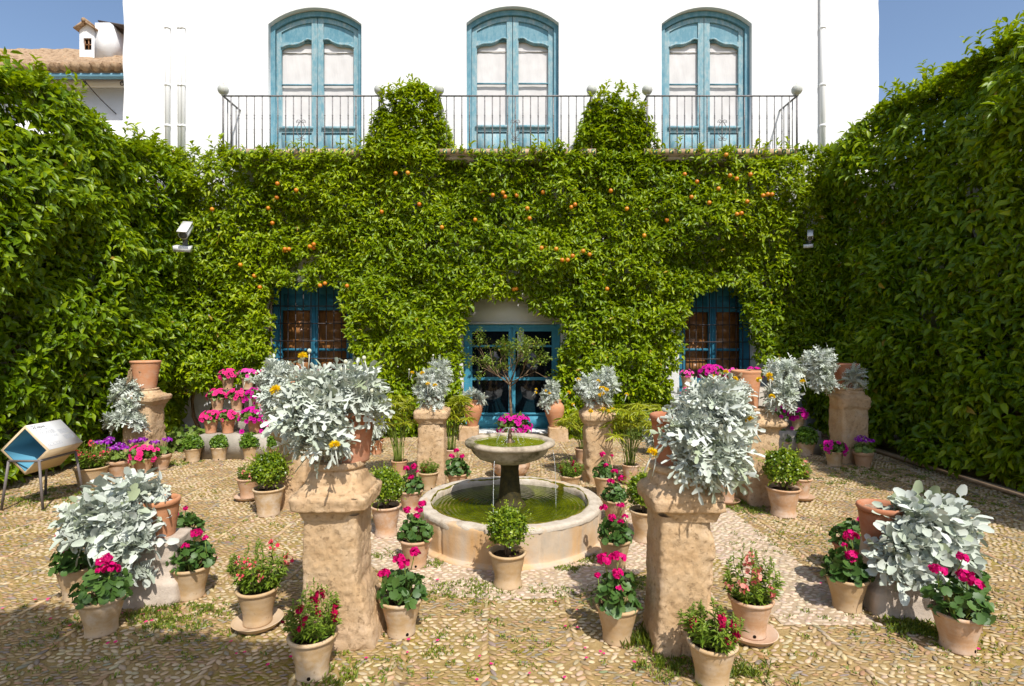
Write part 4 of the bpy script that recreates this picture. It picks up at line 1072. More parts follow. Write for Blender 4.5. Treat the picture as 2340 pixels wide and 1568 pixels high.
def flareR(V):
    V = V.copy(); k = np.clip((0.34 - V[:, 2]) / 0.34, 0, 1) ** 0.7
    V[:, 0] += np.where(V[:, 0] > 0.02, 0.085 * k, 0.0); V[:, 1] += np.where(V[:, 1] > 0.1, 0.05 * k, 0)
    return V
def lean(V):
    V = V.copy(); k = np.clip((0.3 - V[:, 2]) / 0.3, 0, 1)
    V[:, 0] += np.where(V[:, 0] < -0.02, -0.02 * k, 0.03 * k * np.sign(V[:, 0])); return V
P1C = (-0.985, 3.14); P2C = (0.955, 3.08)
pedestal('large front pedestal of rough stone left of the fountain with flared broken foot', P1C, 0.158, 0.158, 0.72, 0.85, (1.01, 0.185, 0.14), 3, 0.009, 0.011, flareR, n=150)
pedestal('large front pedestal of rough stone right of the fountain behind two snapdragon pots', P2C, 0.155, 0.165, 0.735, 0.855, (1.00, 0.205, 0.15), 8, 0.009, 0.011, lean, n=150, capw=1.25)
pedestal('stone pedestal behind the clipped box pots at left, half hidden by the large front plant', (-2.2, 5.63), 0.165, 0.165, 0.70, 0.83, (0.93, 0.2, 0.17), 13)
pedestal('stone pedestal with bulging foot between the right flower stand and the clipped box pot', (2.6, 5.74), 0.165, 0.165, 0.76, 0.86, (0.985, 0.22, 0.15), 17, 0.016, 0.016, flareR)
pedestal('far left stone pedestal beside the left hedge under a tall pot with hanging silver leaves', (-5.08, 7.62), 0.2, 0.2, 0.80, 0.92, (1.02, 0.19, 0.15), 23, capw=1.22)
pedestal('far right stone pedestal half in shade beside the right hedge', (4.74, 7.66), 0.185, 0.185, 0.74, 0.90, (1.03, 0.21, 0.17), 27, 0.016, 0.014, capw=1.12)
pedestal('slim stone pedestal left of the blue glazed door behind the fountain', (-0.93, 6.56), 0.165, 0.165, 0.72, 0.86, (0.93, 0.17, 0.13), 33, capw=1.22)
pedestal('slim stone pedestal right of the blue glazed door with yellow-flowered silver plant on top', (1.05, 6.56), 0.165, 0.165, 0.70, 0.83, (0.93, 0.2, 0.14), 37, capw=1.22)
# two low pedestals nearest the sides
def low_pedestal(label, c, rot, seed):
    t_ = thing('stone_pedestal', label, 'pedestal', (c[0], c[1], 0), rot, PED)
    m = MB(); rough(m, [(-0.03, 0.20, 0.20, 9), (0.13, 0.19, 0.19, 10), (0.17, 0.165, 0.165, 9), (0.20, 0.155, 0.155, 8)], seed, 0.008, 96, 0.014, 8, False); m.build('plinth', 'grey_stone', t_, True)
    m = MB(); rough(m, [(0.19, 0.152, 0.152, 8), (0.24, 0.145, 0.145, 8), (0.27, 0.16, 0.16, 7), (0.385, 0.152, 0.152, 7)], seed + 4, 0.008, 96, 0.014, 8); m.build('block', 'grey_stone', t_, True)
L1C = (-2.34, 3.66); L2C = (2.46, 3.50)
low_pedestal('low stepped stone pedestal under the silver plant at the left front', L1C, 0.10, 43)
low_pedestal('low stepped stone pedestal under the silver plant at the right front', L2C, -0.18, 47)
for c, sd, lb in ((gp(1072, 1008, 0.15), 51, 'small sandy stone block under the urn left of the glazed door'), (gp(1275, 1010, 0.15), 55, 'small sandy stone block under the urn right of the glazed door')):
    m = MB(); rough(m, [(-0.02, 0.17, 0.15, 8), (0.23, 0.165, 0.145, 8)], sd, 0.006, 64, 0.02, 8)
    tag(m.build('stone_block', 'sandstone', loc=(c[0], c[1], 0), smooth=True), lb, 'stone block', 'blocks under the door urns')

# ------------------------------------------------------------------ fountain
fo = thing('fountain', 'round stone fountain with mossy raised bowl and shallow green basin', 'fountain', (FC[0], FC[1], 0))
m = MB(); n = 420
prof = [(0.85, 0.0), (0.85, 0.012), (0.835, 0.02), (0.802, 0.022), (0.80, 0.03), (0.80, 0.262), (0.797, 0.274), (0.79, 0.281), (0.75, 0.287), (0.70, 0.283), (0.688, 0.27), (0.685, 0.22), (0.685, 0.05)]
pr = []
for a, b in zip(prof, prof[1:]):
    k = max(1, int(math.hypot(b[0] - a[0], b[1] - a[1]) / 0.02))
    pr += [(a[0] + (b[0] - a[0]) * i / k, a[1] + (b[1] - a[1]) * i / k) for i in range(k)]
pr.append(prof[-1])
m.lathe(pr, n)
V = m.V[-1]; h_ = fbm(V, 7, 4, 4) * 0.006; N = V * np.array([1, 1, 0]); V = V + nrm(N) * h_[:, None]; V[:, 2] += fbm(V, 9, 4, 8) * 0.005 * (V[:, 2] > 0.2)
a = np.arctan2(V[:, 1], V[:, 0])
for ja in (-2.31, -1.28, -0.4, 0.6, 1.7, 2.7):
    gap = np.exp(-((a - ja) / 0.014) ** 2); V[:, :2] *= (1 - 0.016 * gap)[:, None]
m.V[-1] = V
kz = 0.256
V = m.V[-1]
bs = m.build('basin', 'basin_stone', fo, True)
m2 = MB()
pr2 = [(0.8035, 0.252), (0.804, 0.268), (0.80, 0.281), (0.79, 0.288)] + [(r_, 0.2915) for r_ in np.linspace(0.775, 0.71, 5)] + [(0.695, 0.286), (0.681, 0.27), (0.679, 0.23)]
m2.lathe(pr2, 220); V = m2.V[-1]; N = V * np.array([1, 1, 0])
V = V + nrm(N) * (fbm(V, 12, 4, 31) * 0.006)[:, None]; V[:, 2] += fbm(V, 14, 4, 33) * 0.004 - np.clip(fbm(V, 4, 3, 35) - 0.45, 0, 1) * 0.03; m2.V[-1] = V
m2.build('rim', 'rim_stone', bs, True)
m = MB(); 
V = []; 
rr = np.linspace(0.655, 0.70, 5)
a = np.linspace(0, 2 * math.pi, 361)[:-1]
wid = 0.5 + 0.5 * vnoise(np.stack([np.cos(a) * 3, np.sin(a) * 3, np.zeros(360)], 1), 2.2, 3)
wid = wid * np.clip(0.55 + 0.6 * np.sin(a), 0.12, 1)
G = []
for j, u in enumerate(np.linspace(0, 1, 5)):
    r_ = 0.681 + u * 0.07 * wid; z_ = 0.225 + 0.068 * np.minimum(1, u * 2.2) + 0.006 * vnoise(np.stack([np.cos(a) * 14, np.sin(a) * 14, np.full(360, u)], 1), 1.5, 5) - (u > 0.95) * 0.016
    G.append(np.stack([r_ * np.cos(a), r_ * np.sin(a), z_], 1))
m.faces(np.concatenate(G), [(j * 360 + k, (j + 1) * 360 + k, (j + 1) * 360 + (k + 1) % 360, j * 360 + (k + 1) % 360)[::-1] for j in range(4) for k in range(360)])
m.build('moss_fringe', 'moss', bs, True)
m = MB(); m.disc((0, 0, 0.232), 0.69, 96); m.build('basin_water', 'pond_water', fo, True)
m = MB(); m.lathe([(0.16, 0.16), (0.15, 0.225), (0.125, 0.26), (0.11, 0.275), (0.10, 0.30), (0.088, 0.42), (0.078, 0.55), (0.085, 0.60), (0.12, 0.625)], 40); m.build('column', 'wet_moss_stone', fo, True)
m = MB(); pr = [(0.10, 0.615), (0.20, 0.628), (0.28, 0.66), (0.33, 0.705), (0.35, 0.745), (0.365, 0.757), (0.388, 0.765), (0.398, 0.78), (0.396, 0.797), (0.378, 0.808), (0.345, 0.81), (0.325, 0.803), (0.315, 0.785), (0.30, 0.74)]
m.lathe(pr, 72); V = m.V[-1]; V[:, 2] += fbm(V, 8, 4, 14) * 0.004; m.V[-1] = V + nrm(V * np.array([1, 1, 0])) * (fbm(V, 9, 4, 15) * 0.004)[:, None]
bw = m.build('bowl', 'bowl_stone', fo, True)
m = MB(); m.disc((0, 0, 0.787), 0.322, 60); m.build('bowl_water', 'bowl_water', bw, True)
m = MB(); m.lathe([(0.05, 0.785), (0.035, 0.80), (0.022, 0.815), (0.018, 0.83), (0.024, 0.84), (0.018, 0.85), (0.012, 0.87), (0.016, 0.885), (0.008, 0.90), (0.004, 0.91)], 16); m.build('spout', 'bronze', fo, True)
rng = np.random.default_rng(3)
for sx_, sy_, z1_ in ((-0.125, -0.37, 0.70), (0.37, -0.10, 0.735)):
    m = MB(); pts = [(sx_ * (1 + 0.08 * (1 - (1 - u) ** 2)), sy_ * (1 + 0.08 * (1 - (1 - u) ** 2)), z1_ + (0.235 - z1_) * u ** 1.6) for u in np.linspace(0, 1, 22)]
    m.tube(pts, [0.0028 * (1 + 0.35 * math.sin(i * 2.3)) if sx_ < 0 else 0.0022 for i in range(22)], 7)
    m.build('water_jet', 'falling_water', fo, True)
m = MB()
for k in range(7):
    pts = []; az = k * 0.9; 
    for u in np.linspace(0, 1, 7): pts.append((0.13 * u * math.cos(az), 0.13 * u * math.sin(az), 0.905 + 0.09 * u - 0.2 * u * u))
    m.tube(pts, 0.0016, 5)
for k in range(40): m.sphere((rng.normal(0, 0.12), rng.normal(0, 0.12), 0.795 + abs(rng.normal(0, 0.02))), 0.0035, 6, 4)
m.build('water_spray', 'falling_water', fo, True)

# ------------------------------------------------------------------ pots
POTS = {}
def pot_mesh(h, rb, rr, style, mat):
    key = (h, rb, rr, style, mat)
    if key in POTS: return POTS[key]
    m = MB()
    if style == 'rolled':
        prof = [(0.001, 0), (rb, 0), (rb * 1.01, 0.008), (rb * 0.985, h * 0.14), (rb * 1.03, h * 0.3), (rb + (rr - rb) * 0.42, h * 0.62), (rb + (rr - rb) * 0.66, h * 0.84), (rb + (rr - rb) * 0.72, h - 0.026), (rr - 0.004, h - 0.019), (rr, h - 0.010), (rr - 0.003, h - 0.003), (rr - 0.010, h), (rr - 0.018, h - 0.004), (rr - 0.026, h - 0.018), (rr - 0.032, h * 0.6)]
    elif style == 'flared':
        prof = [(0.001, 0), (rb * 1.1, 0), (rb * 1.1, 0.008), (rb * 1.0, h * 0.16), (rb * 0.99, h * 0.28), (rb + (rr - rb) * 0.4, h * 0.6), (rb + (rr - rb) * 0.62, h * 0.84), (rb + (rr - rb) * 0.72, h - 0.026), (rr - 0.004, h - 0.019), (rr, h - 0.010), (rr - 0.003, h - 0.003), (rr - 0.010, h), (rr - 0.018, h - 0.004), (rr - 0.026, h - 0.018), (rr - 0.032, h * 0.6)]
    elif style == 'collared':
        prof = [(0.001, 0), (rb, 0), (rb, 0.006), (rr * 0.90, h * 0.74), (rr * 0.905, h * 0.755), (rr * 0.985, h * 0.76), (rr, h * 0.98), (rr - 0.003, h), (rr - 0.014, h), (rr - 0.02, h * 0.9), (rr - 0.03, h * 0.55)]
    elif style == 'urn':
        prof = [(0.001, 0), (rb, 0), (rb * 1.02, 0.01), (rb * 1.15, h * 0.12), (rr * 1.25, h * 0.42), (rr * 1.42, h * 0.62), (rr * 1.38, h * 0.76), (rr * 1.1, h * 0.87), (rr * 0.92, h * 0.91), (rr * 0.96, h * 0.94), (rr, h * 0.97), (rr * 0.98, h), (rr * 0.88, h), (rr * 0.82, h * 0.93), (rr * 0.9, h * 0.8)]
    elif style == 'tall':
        prof = [(0.001, 0), (rb, 0), (rb * 1.01, 0.008), (rb + (rr - rb) * 0.35, h * 0.4), (rb + (rr - rb) * 0.78, h * 0.88), (rb + (rr - rb) * 0.80, h - 0.035), (rr - 0.006, h - 0.032), (rr, h - 0.018), (rr - 0.003, h - 0.004), (rr - 0.01, h), (rr - 0.02, h - 0.002), (rr - 0.026, h - 0.02), (rr - 0.04, h * 0.55)]
    pr = []
    for a, b in zip(prof, prof[1:]):
        k = max(1, int(math.hypot(b[0] - a[0], b[1] - a[1]) / 0.03))
        pr += [(a[0] + (b[0] - a[0]) * i / k, a[1] + (b[1] - a[1]) * i / k) for i in range(k)]
    pr.append(prof[-1])
    m.lathe(pr, 44)
    V = m.V[-1]; f_ = fbm(V + rr * 31, 5, 3, int(h * 997)) * 0.0022
    m.V[-1] = V + nrm(V * np.array([1, 1, 0]) + 1e-9) * f_[:, None]
    o = m.build('pot', mat, None, True); me = o.data; bpy.data.objects.remove(o)
    s_ = MB(); rs = rr - 0.022 if style != 'urn' else rr * 0.84
    zs = h - 0.035
    rings = [0.3, 0.6, 0.85, 1.0]; V = [(0, 0, zs + 0.012)]; nn = 24
    for q in rings: V += [(rs * q * math.cos(k * 2 * math.pi / nn), rs * q * math.sin(k * 2 * math.pi / nn), zs + 0.008 * math.sin(k * 1.7 + q * 9) * (q < 1)) for k in range(nn)]
    fs = [(0, 1 + k, 1 + (k + 1) % nn) for k in range(nn)]
    for j in range(3): fs += [(1 + j * nn + k, 1 + (j + 1) * nn + k, 1 + (j + 1) * nn + (k + 1) % nn, 1 + j * nn + (k + 1) % nn) for k in range(nn)]
    s_.faces(V, fs); o = s_.build('soil', 'soil', None, True); sme = o.data; bpy.data.objects.remove(o)
    POTS[key] = (me, sme); return POTS[key]
def hole_mesh():
    m = MB(); m.tube([(0, 0, 0), (0, 0.004, 0)], 0.009, 10); o = m.build('drain_hole', 'black_hole'); me = o.data; bpy.data.objects.remove(o); return me
HOLE = hole_mesh()
_i = [0]
def add_pot(t_, h, rb, rr, style='rolled', mat='buff_clay', hole=None, z=0, dx=0, dy=0, soil='soil'):
    me, sme = pot_mesh(h, rb, rr, style, mat)
    _i[0] += 1
    p = link('pot', me, t_, (dx, dy, z), (0, 0, _i[0] * 1.37))
    s_ = link('soil', sme, p)
    if soil != 'soil':
        s_.data = sme.copy(); s_.data.materials.clear(); s_.data.materials.append(MATS[soil])
    if hole is not None:
        a = hole - _i[0] * 1.37; r_ = rb * 1.01
        link('drain_hole', HOLE, p, (r_ * math.cos(a), r_ * math.sin(a), 0.022), (0, 0, a + math.pi / 2))
    return p
def saucer(x, y, r, label, mat='buff_clay', h=0.03):
    m = MB(); m.lathe([(0.001, 0), (r * 0.82, 0), (r * 0.98, h * 0.9), (r, h), (r * 0.95, h), (r * 0.84, 0.012), (0.001, 0.012)], 36)
    return tag(m.build('saucer', mat, None, True, (x, y, 0.012)), label, 'saucer', 'clay saucers under pots')

# ------------------------------------------------------------------ plants: meshes shared between the pots
def stash(m, name, mats, smooth=False):
    o = m.build(name, mats, None, smooth); me = o.data; bpy.data.objects.remove(o); return me
def geranium_leaves(seed, r=0.135, h=0.165, n=120, ls=0.030):
    rng = np.random.default_rng(seed); m = MB()
    az = rng.uniform(0, 2 * math.pi, n); el = np.arcsin(rng.uniform(0.04, 1, n)); q = rng.uniform(0.62, 1.0, n) ** 0.6
    lump = 1 + 0.2 * vnoise(np.stack([np.cos(az) * 2, np.sin(az) * 2, el * 2], 1), 1.3, seed)
    P = np.stack([np.cos(az) * np.cos(el) * r * q * lump, np.sin(az) * np.cos(el) * r * q * lump, np.sin(el) * h * q * lump], 1)
    N = nrm(P * np.array([1, 1, 1.2]) / r + np.array([0, 0, 0.35])) + rng.normal(0, 0.3, (n, 3))
    D = rng.normal(0, 1, (n, 3))
    put(m, T_ROUND, P, D, N, rng.uniform(0.6, 1.15, n) * ls, None, 0, np.clip(rng.beta(2, 2, n) + 0.1 * (P[:, 2] > h * 0.5), 0, 1))
    for k in range(0, n, 3): m.tube([(P[k, 0] * 0.2, P[k, 1] * 0.2, -0.05), P[k] * np.array([0.7, 0.7, 0.5]), P[k]], 0.0022, 4, 1, 0.5, False)
    return stash(m, 'foliage', ['geranium_leaf', 'green_stem'])
GER = [geranium_leaves(s) for s in (101, 102, 103, 104)]
def head_mesh(seed, mat, r=0.034, n=52, fl=0.0125, tpl=T_FIVE, flat=0.75, name='flower_head'):
    rng = np.random.default_rng(seed); m = MB()
    v = rsph(rng, n); v[:, 2] = np.abs(v[:, 2]) * 1.2 - 0.35; v = nrm(v)
    P = v * r * rng.uniform(0.8, 1.08, (n, 1)) * np.array([1, 1, flat])
    put(m, tpl, P, rng.normal(0, 1, (n, 3)), v + rng.normal(0, 0.3, (n, 3)), rng.uniform(0.8, 1.2, n) * fl, None, 0, rng.random(n))
    m.tube([(0.004, 0, -0.10), (0.002, 0.002, -0.05), (0, 0, 0)], 0.0028, 5, 1)
    return stash(m, name, [mat, 'green_stem'])
GHEAD = [head_mesh(7, 'geranium_petal'), head_mesh(8, 'geranium_petal', 0.027, 36), head_mesh(9, 'geranium_petal', 0.017, 14, 0.012)]
def petunia_bloom(mat):
    m = MB(); put(m, T_PETUNIA, [(0, 0, 0)], [(1, 0, 0)], [(0, 0, 1)], 0.03, None, 0, np.array([0.6]))
    V, F_ = T_PETUNIA; put(m, (V, F_), [(0, 0, 0.0015)], [(1, 0, 0)], [(0, 0, 1)], 0.0085, None, 1, np.array([0.5]))
    return stash(m, 'bloom', [mat, 'throat_petal'])
PET = {k: petunia_bloom(k) for k in ('magenta_petal', 'pink_petal', 'violet_pink_petal')}
def small_leaf_dome(seed, r, h, n, ls, mat, tpl=T_LIGHT, lowz=-0.2, name='foliage', lump=0.15, wr=0.5, shell=0.55):
    rng = np.random.default_rng(seed); m = MB()
    v = rsph(rng, n); v[:, 2] = np.where(v[:, 2] < lowz, -v[:, 2], v[:, 2]); v = nrm(v)
    lp = 1 + lump * fbm(v, 2.6, 3, seed)
    P = v * (rng.uniform(shell, 1.0, n) ** 0.7 * lp)[:, None] * np.array([r, r, h])
    D = v * 0.7 + rng.normal(0, 0.6, (n, 3)) + np.array([0, 0, 0.25])
    put(m, tpl, P, D, v + np.array([0, 0, 0.5]) + rng.normal(0, 0.35, (n, 3)), rng.uniform(0.7, 1.3, n) * ls, rng.uniform(0.7, 1.3, n) * ls * wr * 2 * 0.5, 0, np.clip(rng.beta(2, 2.2, n) + 0.25 * (lp - 1) / lump * 0.5, 0, 1))
    return m, rng
def box_mesh(seed):
    m, rng = small_leaf_dome(seed, 0.14, 0.135, 3000, 0.019, 'box_leaf', T_LIGHT, -0.75, 'foliage', 0.16, 1.2, 0.5)
    n = 60; v = nrm(rsph(rng, n) + np.array([0, 0, 0.6])); 
    for k in range(5): put(m, T_LIGHT, v * (0.145 + 0.012 * k) * np.array([1, 1, 0.97]), v + rng.normal(0, 0.5, (n, 3)), rng.normal(0, 1, (n, 3)) + np.array([0, 0, 1]), 0.016, 0.011, 0, np.clip(rng.normal(0.8, 0.15, n), 0, 1))
    for k in range(6): m.tube([(0.015 * math.cos(k), 0.015 * math.sin(k), -0.21), (0.02 * math.cos(k), 0.02 * math.sin(k), -0.14), (0.08 * math.cos(k), 0.08 * math.sin(k), -0.02)], 0.006, 5, 1)
    return stash(m, 'foliage', ['box_leaf', 'bark'])
BOX = [box_mesh(s) for s in (201, 202, 203)]
def basil_mesh(seed):
    m, rng = small_leaf_dome(seed, 0.122, 0.115, 1500, 0.027, 'basil_leaf', T_LEAF, -0.45, 'foliage', 0.14, 1.3, 0.45)
    return stash(m, 'foliage', ['basil_leaf'])
BAS = [basil_mesh(s) for s in (301, 302)]
def petunia_leaves(seed):
    m, rng = small_leaf_dome(seed, 0.105, 0.07, 260, 0.034, 'petunia_leaf', T_LIGHT, -0.2, 'foliage', 0.2, 1.1, 0.3)
    return stash(m, 'foliage', ['petunia_leaf'])
PLE = [petunia_leaves(s) for s in (401, 402)]
def snapdragon_mesh(seed, hgt=0.26, spread=0.13, ns=34, fl=None):
    rng = np.random.default_rng(seed); m = MB(); tips = []
    for k in range(ns):
        az = rng.uniform(0, 2 * math.pi); rad = spread * math.sqrt(rng.uniform(0.02, 1)); hh = hgt * rng.uniform(0.6, 1.05) * (1 - 0.35 * (rad / spread) ** 2)
        base = np.array([0.35 * rad * math.cos(az), 0.35 * rad * math.sin(az), -0.02]); tip = np.array([rad * 1.05 * math.cos(az), rad * 1.05 * math.sin(az), hh])
        u = np.linspace(0, 1, 14)[:, None]; pts = base + (tip - base) * u + np.array([math.cos(az), math.sin(az), 0]) * (0.03 * np.sin(u * math.pi)) + np.cumsum(rng.normal(0, 0.0025, (14, 3)), 0)
        m.tube(pts, np.linspace(0.003, 0.0014, 14), 4, 1)
        nl = 20; j = rng.uniform(1, 12.4, nl); P = np.stack([np.interp(j, np.arange(14), pts[:, c]) for c in range(3)], 1)
        a2 = rng.uniform(0, 2 * math.pi, nl); D = np.stack([np.cos(a2), np.sin(a2), rng.uniform(0.0, 0.8, nl)], 1) + 0.5 * np.array([math.cos(az), math.sin(az), 0])
        L = np.interp(j, [0, 8, 13], [0.05, 0.038, 0.014]) * rng.uniform(0.8, 1.2, nl)
        put(m, T_LIGHT, P, D, rng.normal(0, 0.3, (nl, 3)) + np.array([0, 0, 1]), L, L * 0.36, 0, np.clip(rng.beta(2, 2, nl) + 0.2 * (j > 9), 0, 1))
        tips.append(pts[-1])
        for q in range(5): m.sphere(pts[-1] - np.array([0, 0, 0.007 * q]) + rng.normal(0, 0.003, 3), 0.004, 5, 4, 0, (1, 1, 1), 0.7)
    return stash(m, 'foliage', ['snapdragon_leaf', 'green_stem']), sorted(tips, key=lambda p: -p[2])
SNAP = [snapdragon_mesh(501), snapdragon_mesh(502, 0.28, 0.12, 30), snapdragon_mesh(503, 0.19, 0.12, 34)]
def spike_mesh(seed, mat, n=6, fl=0.015):
    rng = np.random.default_rng(seed); m = MB()
    P = np.stack([rng.normal(0, 0.011, n), rng.normal(0, 0.011, n), np.linspace(-0.045, 0.01, n)], 1)
    for k in range(2):
        put(m, T_FIVE, P + rng.normal(0, 0.004, (n, 3)), rng.normal(0, 1, (n, 3)), P * np.array([60, 60, 0]) + rng.normal(0, 0.4, (n, 3)) + np.array([0, 0, 0.3]), rng.uniform(0.8, 1.2, n) * fl, None, 0, rng.random(n))
    return stash(m, 'flower_spike', [mat])
SPK = {k: spike_mesh(61 + i, k) for i, k in enumerate(('coral_petal', 'dark_red_petal', 'pale_coral_petal'))}
def cineraria_leaves(seed):
    rng = np.random.default_rng(seed); m = MB(); n = 34
    az = rng.uniform(0, 2 * math.pi, n); q = rng.uniform(0.3, 1, n)
    P = np.stack([np.cos(az) * 0.12 * q, np.sin(az) * 0.12 * q, 0.03 + 0.07 * (1 - q) + rng.normal(0, 0.012, n)], 1)
    put(m, T_ROUND, P, rng.normal(0, 1, (n, 3)), np.stack([np.cos(az) * q, np.sin(az) * q, np.full(n, 0.7)], 1), rng.uniform(0.03, 0.052, n), None, 0, rng.random(n))
    for k in range(14): 
        a = rng.uniform(0, 6.28); m.tube([(0, 0, -0.03), (0.06 * math.cos(a), 0.06 * math.sin(a), 0.14)], 0.0022, 4, 1)
    return stash(m, 'foliage', ['petunia_leaf', 'green_stem'])
CINL = cineraria_leaves(71)
CINF = [head_mesh(72 + i, 'purple_petal', 0.05, 34, 0.014, T_DAISY, 0.55, 'flower_cluster') for i in range(2)]

def silver_mesh(seed, lobes, style, dens=150, ll=0.15):
    wr = 0.66 if style[0] is T_SILVER_A[0] else 0.55
    if style[0] is T_SILVER_C[0]: wr = 0.68
    """lobes: (centre, radii) relative to the pot foot; rosettes of felted lobed leaves over each"""
    rng = np.random.default_rng(seed); m = MB()
    lw = 0.30
    for ci, (c, r_) in enumerate(lobes):
        c = np.array(c); r_ = np.array(r_); area = (r_[0] * r_[2] + r_[1] * r_[2] + r_[0] * r_[1]) * 4.2
        n = int(area * dens)
        v = rsph(rng, n); v[:, 2] = np.where(v[:, 2] < -0.72, -v[:, 2], v[:, 2]); v = nrm(v)
        lp = 1 + 0.18 * fbm(v, 2.2, 3, seed + ci)
        P = c + v * r_ * (rng.uniform(0.5, 0.93, n) * lp)[:, None]
        A = nrm(v * np.array([1, 1, 0.8]) + np.array([0, 0, 0.35]) + rng.normal(0, 0.25, (n, 3)))
        U, W = perp(A)
        for i in range(8):
            ph = rng.uniform(0, 2 * math.pi, n); th = rng.uniform(0.15, 1.25, n) if i > 2 else rng.uniform(0.1, 0.6, n)
            R = U * np.cos(ph)[:, None] + W * np.sin(ph)[:, None]
            D = A * np.cos(th)[:, None] + R * np.sin(th)[:, None]; D[:, 2] -= 0.18
            N = A - R * 0.3 + rng.normal(0, 0.5, (n, 3)) + np.array([0, 0, 0.3])
            L = ll * rng.uniform(0.6, 1.15, n)
            tp = style[rng.integers(0, len(style))]
            put(m, tp, P - A * (0.35 * ll), D, N, L, L * wr * rng.uniform(0.85, 1.2, n), 0, np.clip(rng.beta(3, 1.6, n) - 0.35 * (rng.random(n) < 0.12), 0, 1))
        for k in range(0, n, 2): m.tube([c - np.array([0, 0, r_[2] * 0.2]), (c + P[k]) / 2, P[k]], 0.003, 4, 1, 0.5, False)
    return stash(m, 'foliage', ['silver_leaf', 'silver_stem'])
def pom_mesh():
    rng = np.random.default_rng(5); m = MB(); n = 130
    v = rsph(rng, n); v[:, 2] = np.abs(v[:, 2]) - 0.25; v = nrm(v)
    put(m, T_LIGHT, v * 0.006, v, rng.normal(0, 1, (n, 3)), 0.02, 0.006, 0, rng.random(n)); m.sphere((0, 0, -0.008), 0.012, 8, 6, 1)
    m.tube([(0, 0, -0.09), (0, 0, -0.01)], 0.003, 5, 2)
    return stash(m, 'flower', ['yellow_petal', 'bud_silver', 'silver_stem'])
POM = pom_mesh()
def bud_mesh():
    m = MB(); m.sphere((0, 0, 0), 0.011, 9, 7, 0, (1, 1, 1.1)); m.tube([(0, 0, -0.11), (0.002, 0, -0.05), (0, 0, -0.008)], 0.003, 5, 1); return stash(m, 'flower_bud', ['bud_silver', 'silver_stem'], True)
BUD = bud_mesh()

# ------------------------------------------------------------------ potted plants standing on the cobbles
prng = random.Random(4)
GG = 'potted geraniums on the cobbles'
def geranium(px, py, label, heads, h=0.21, rb=0.082, rr=0.128, style='rolled', mat='buff_clay', v=0, hole=None, sc=1.0, pos=None, z=0):
    x, y = pos if pos else gp(px, py, rb)
    t_ = thing('potted_geranium', label, 'potted plant', (x, y, z), 0, GG)
    add_pot(t_, h, rb, rr, style, mat, hole)
    link('foliage', GER[v], t_, (0, 0, h - 0.01), (0, 0, v * 1.3 + px * 0.01), sc * rr / 0.128)
    for (hx, hy, k) in heads:
        # hx, hy: where on the dome (x to the right, y up), in units of the dome
        ex = hx * 0.13 * sc; ez = h + (0.05 + hy * 0.17) * sc; ey = -0.07 * max(0, 1 - abs(hx)) * (1.2 - hy)
        link('flower_head', GHEAD[k], t_, (ex, ey, ez), (prng.uniform(-.3, .3), prng.uniform(-.3, .3), prng.uniform(0, 6)), sc * prng.uniform(0.95, 1.2))
    return t_
geranium(232, 1461, 'geranium with two full crimson heads in the front pot below the left low pedestal', [(0.2, 0.9, 0), (0.52, 0.62, 0), (0.1, 0.62, 2)], v=0, sc=1.05)
geranium(178, 1376, 'geranium behind the two-headed one, tucked under the left silver plant', [(-0.65, 0.85, 1), (0.1, 0.9, 1), (0.5, 0.7, 2), (-0.4, 0.3, 2)], v=1, sc=1.05)
geranium(437, 1376, 'geranium in yellowish pot right of the left low pedestal, one crimson head', [(0.3, 0.95, 0), (0.75, 0.75, 2), (-0.1, 0.5, 2)], v=2)
geranium(424, 1290, 'dark leafy geranium almost without flowers behind the left low pedestal', [(0.1, 0.9, 2), (-0.4, 0.6, 2)], v=3, sc=0.95)
geranium(917, 1463, 'geranium with four scattered heads in front of the fountain, right of the left front pedestal', [(-0.1, 1.0, 1), (0.15, 0.85, 0), (0.6, 1.2, 1), (-0.75, 0.5, 1)], v=1, hole=-0.95)
geranium(950, 1302, 'geranium beside the left edge of the fountain basin, tall loose heads', [(-0.5, 1.0, 1), (0.2, 1.0, 1), (0.4, 1.25, 1), (0.1, 0.75, 2)], v=0, sc=0.95, mat='pink_clay', hole=-1.4)
geranium(938, 1173, 'geranium between the box ball and the left back of the basin', [(-0.3, 1.0, 1), (0.3, 1.1, 1), (0.1, 0.5, 1), (0.6, 0.8, 2)], v=2, sc=0.95, mat='pink_clay')
geranium(1046, 1128, 'low geranium peeping over the back left rim of the basin', [(-0.5, 0.8, 1), (-0.1, 1.15, 1), (0.4, 0.8, 1)], v=3, mat='pink_clay')
geranium(1410, 1480, 'geranium in the front pot left of the right front pedestal, two big heads', [(-0.55, 1.15, 0), (0.05, 1.2, 0), (0.0, 0.75, 1), (-0.85, 0.6, 2), (0.05, 0.3, 2)], v=3)
geranium(1405, 1303, 'geranium with fading blooms beside the right edge of the basin', [(-0.7, 1.1, 1), (0.35, 1.2, 1), (-0.2, 0.7, 1), (0.6, 0.7, 2), (0.3, 0.5, 2)], v=1, sc=0.95)
geranium(1405, 1197, 'geranium with three bright heads on the right back side of the basin', [(0.0, 1.3, 1), (0.55, 0.9, 0), (-0.35, 0.75, 1)], v=2, sc=0.92)
geranium(1381, 1136, 'geranium in front of the slim right pedestal at the back of the fountain', [(-0.15, 1.2, 1), (0.1, 0.5, 1), (0.7, 1.1, 2)], v=0, sc=0.92)
geranium(1935, 1405, 'geranium on the left of the right low pedestal, two crimson heads one above the other', [(0.2, 1.15, 0), (-0.2, 0.85, 2), (0.0, 0.55, 1), (0.1, 0.35, 2)], v=1)
geranium(1946, 1318, 'dark leafy geranium with one small bloom behind the right low pedestal', [(0.4, 0.75, 2)], v=0, mat='red_clay')
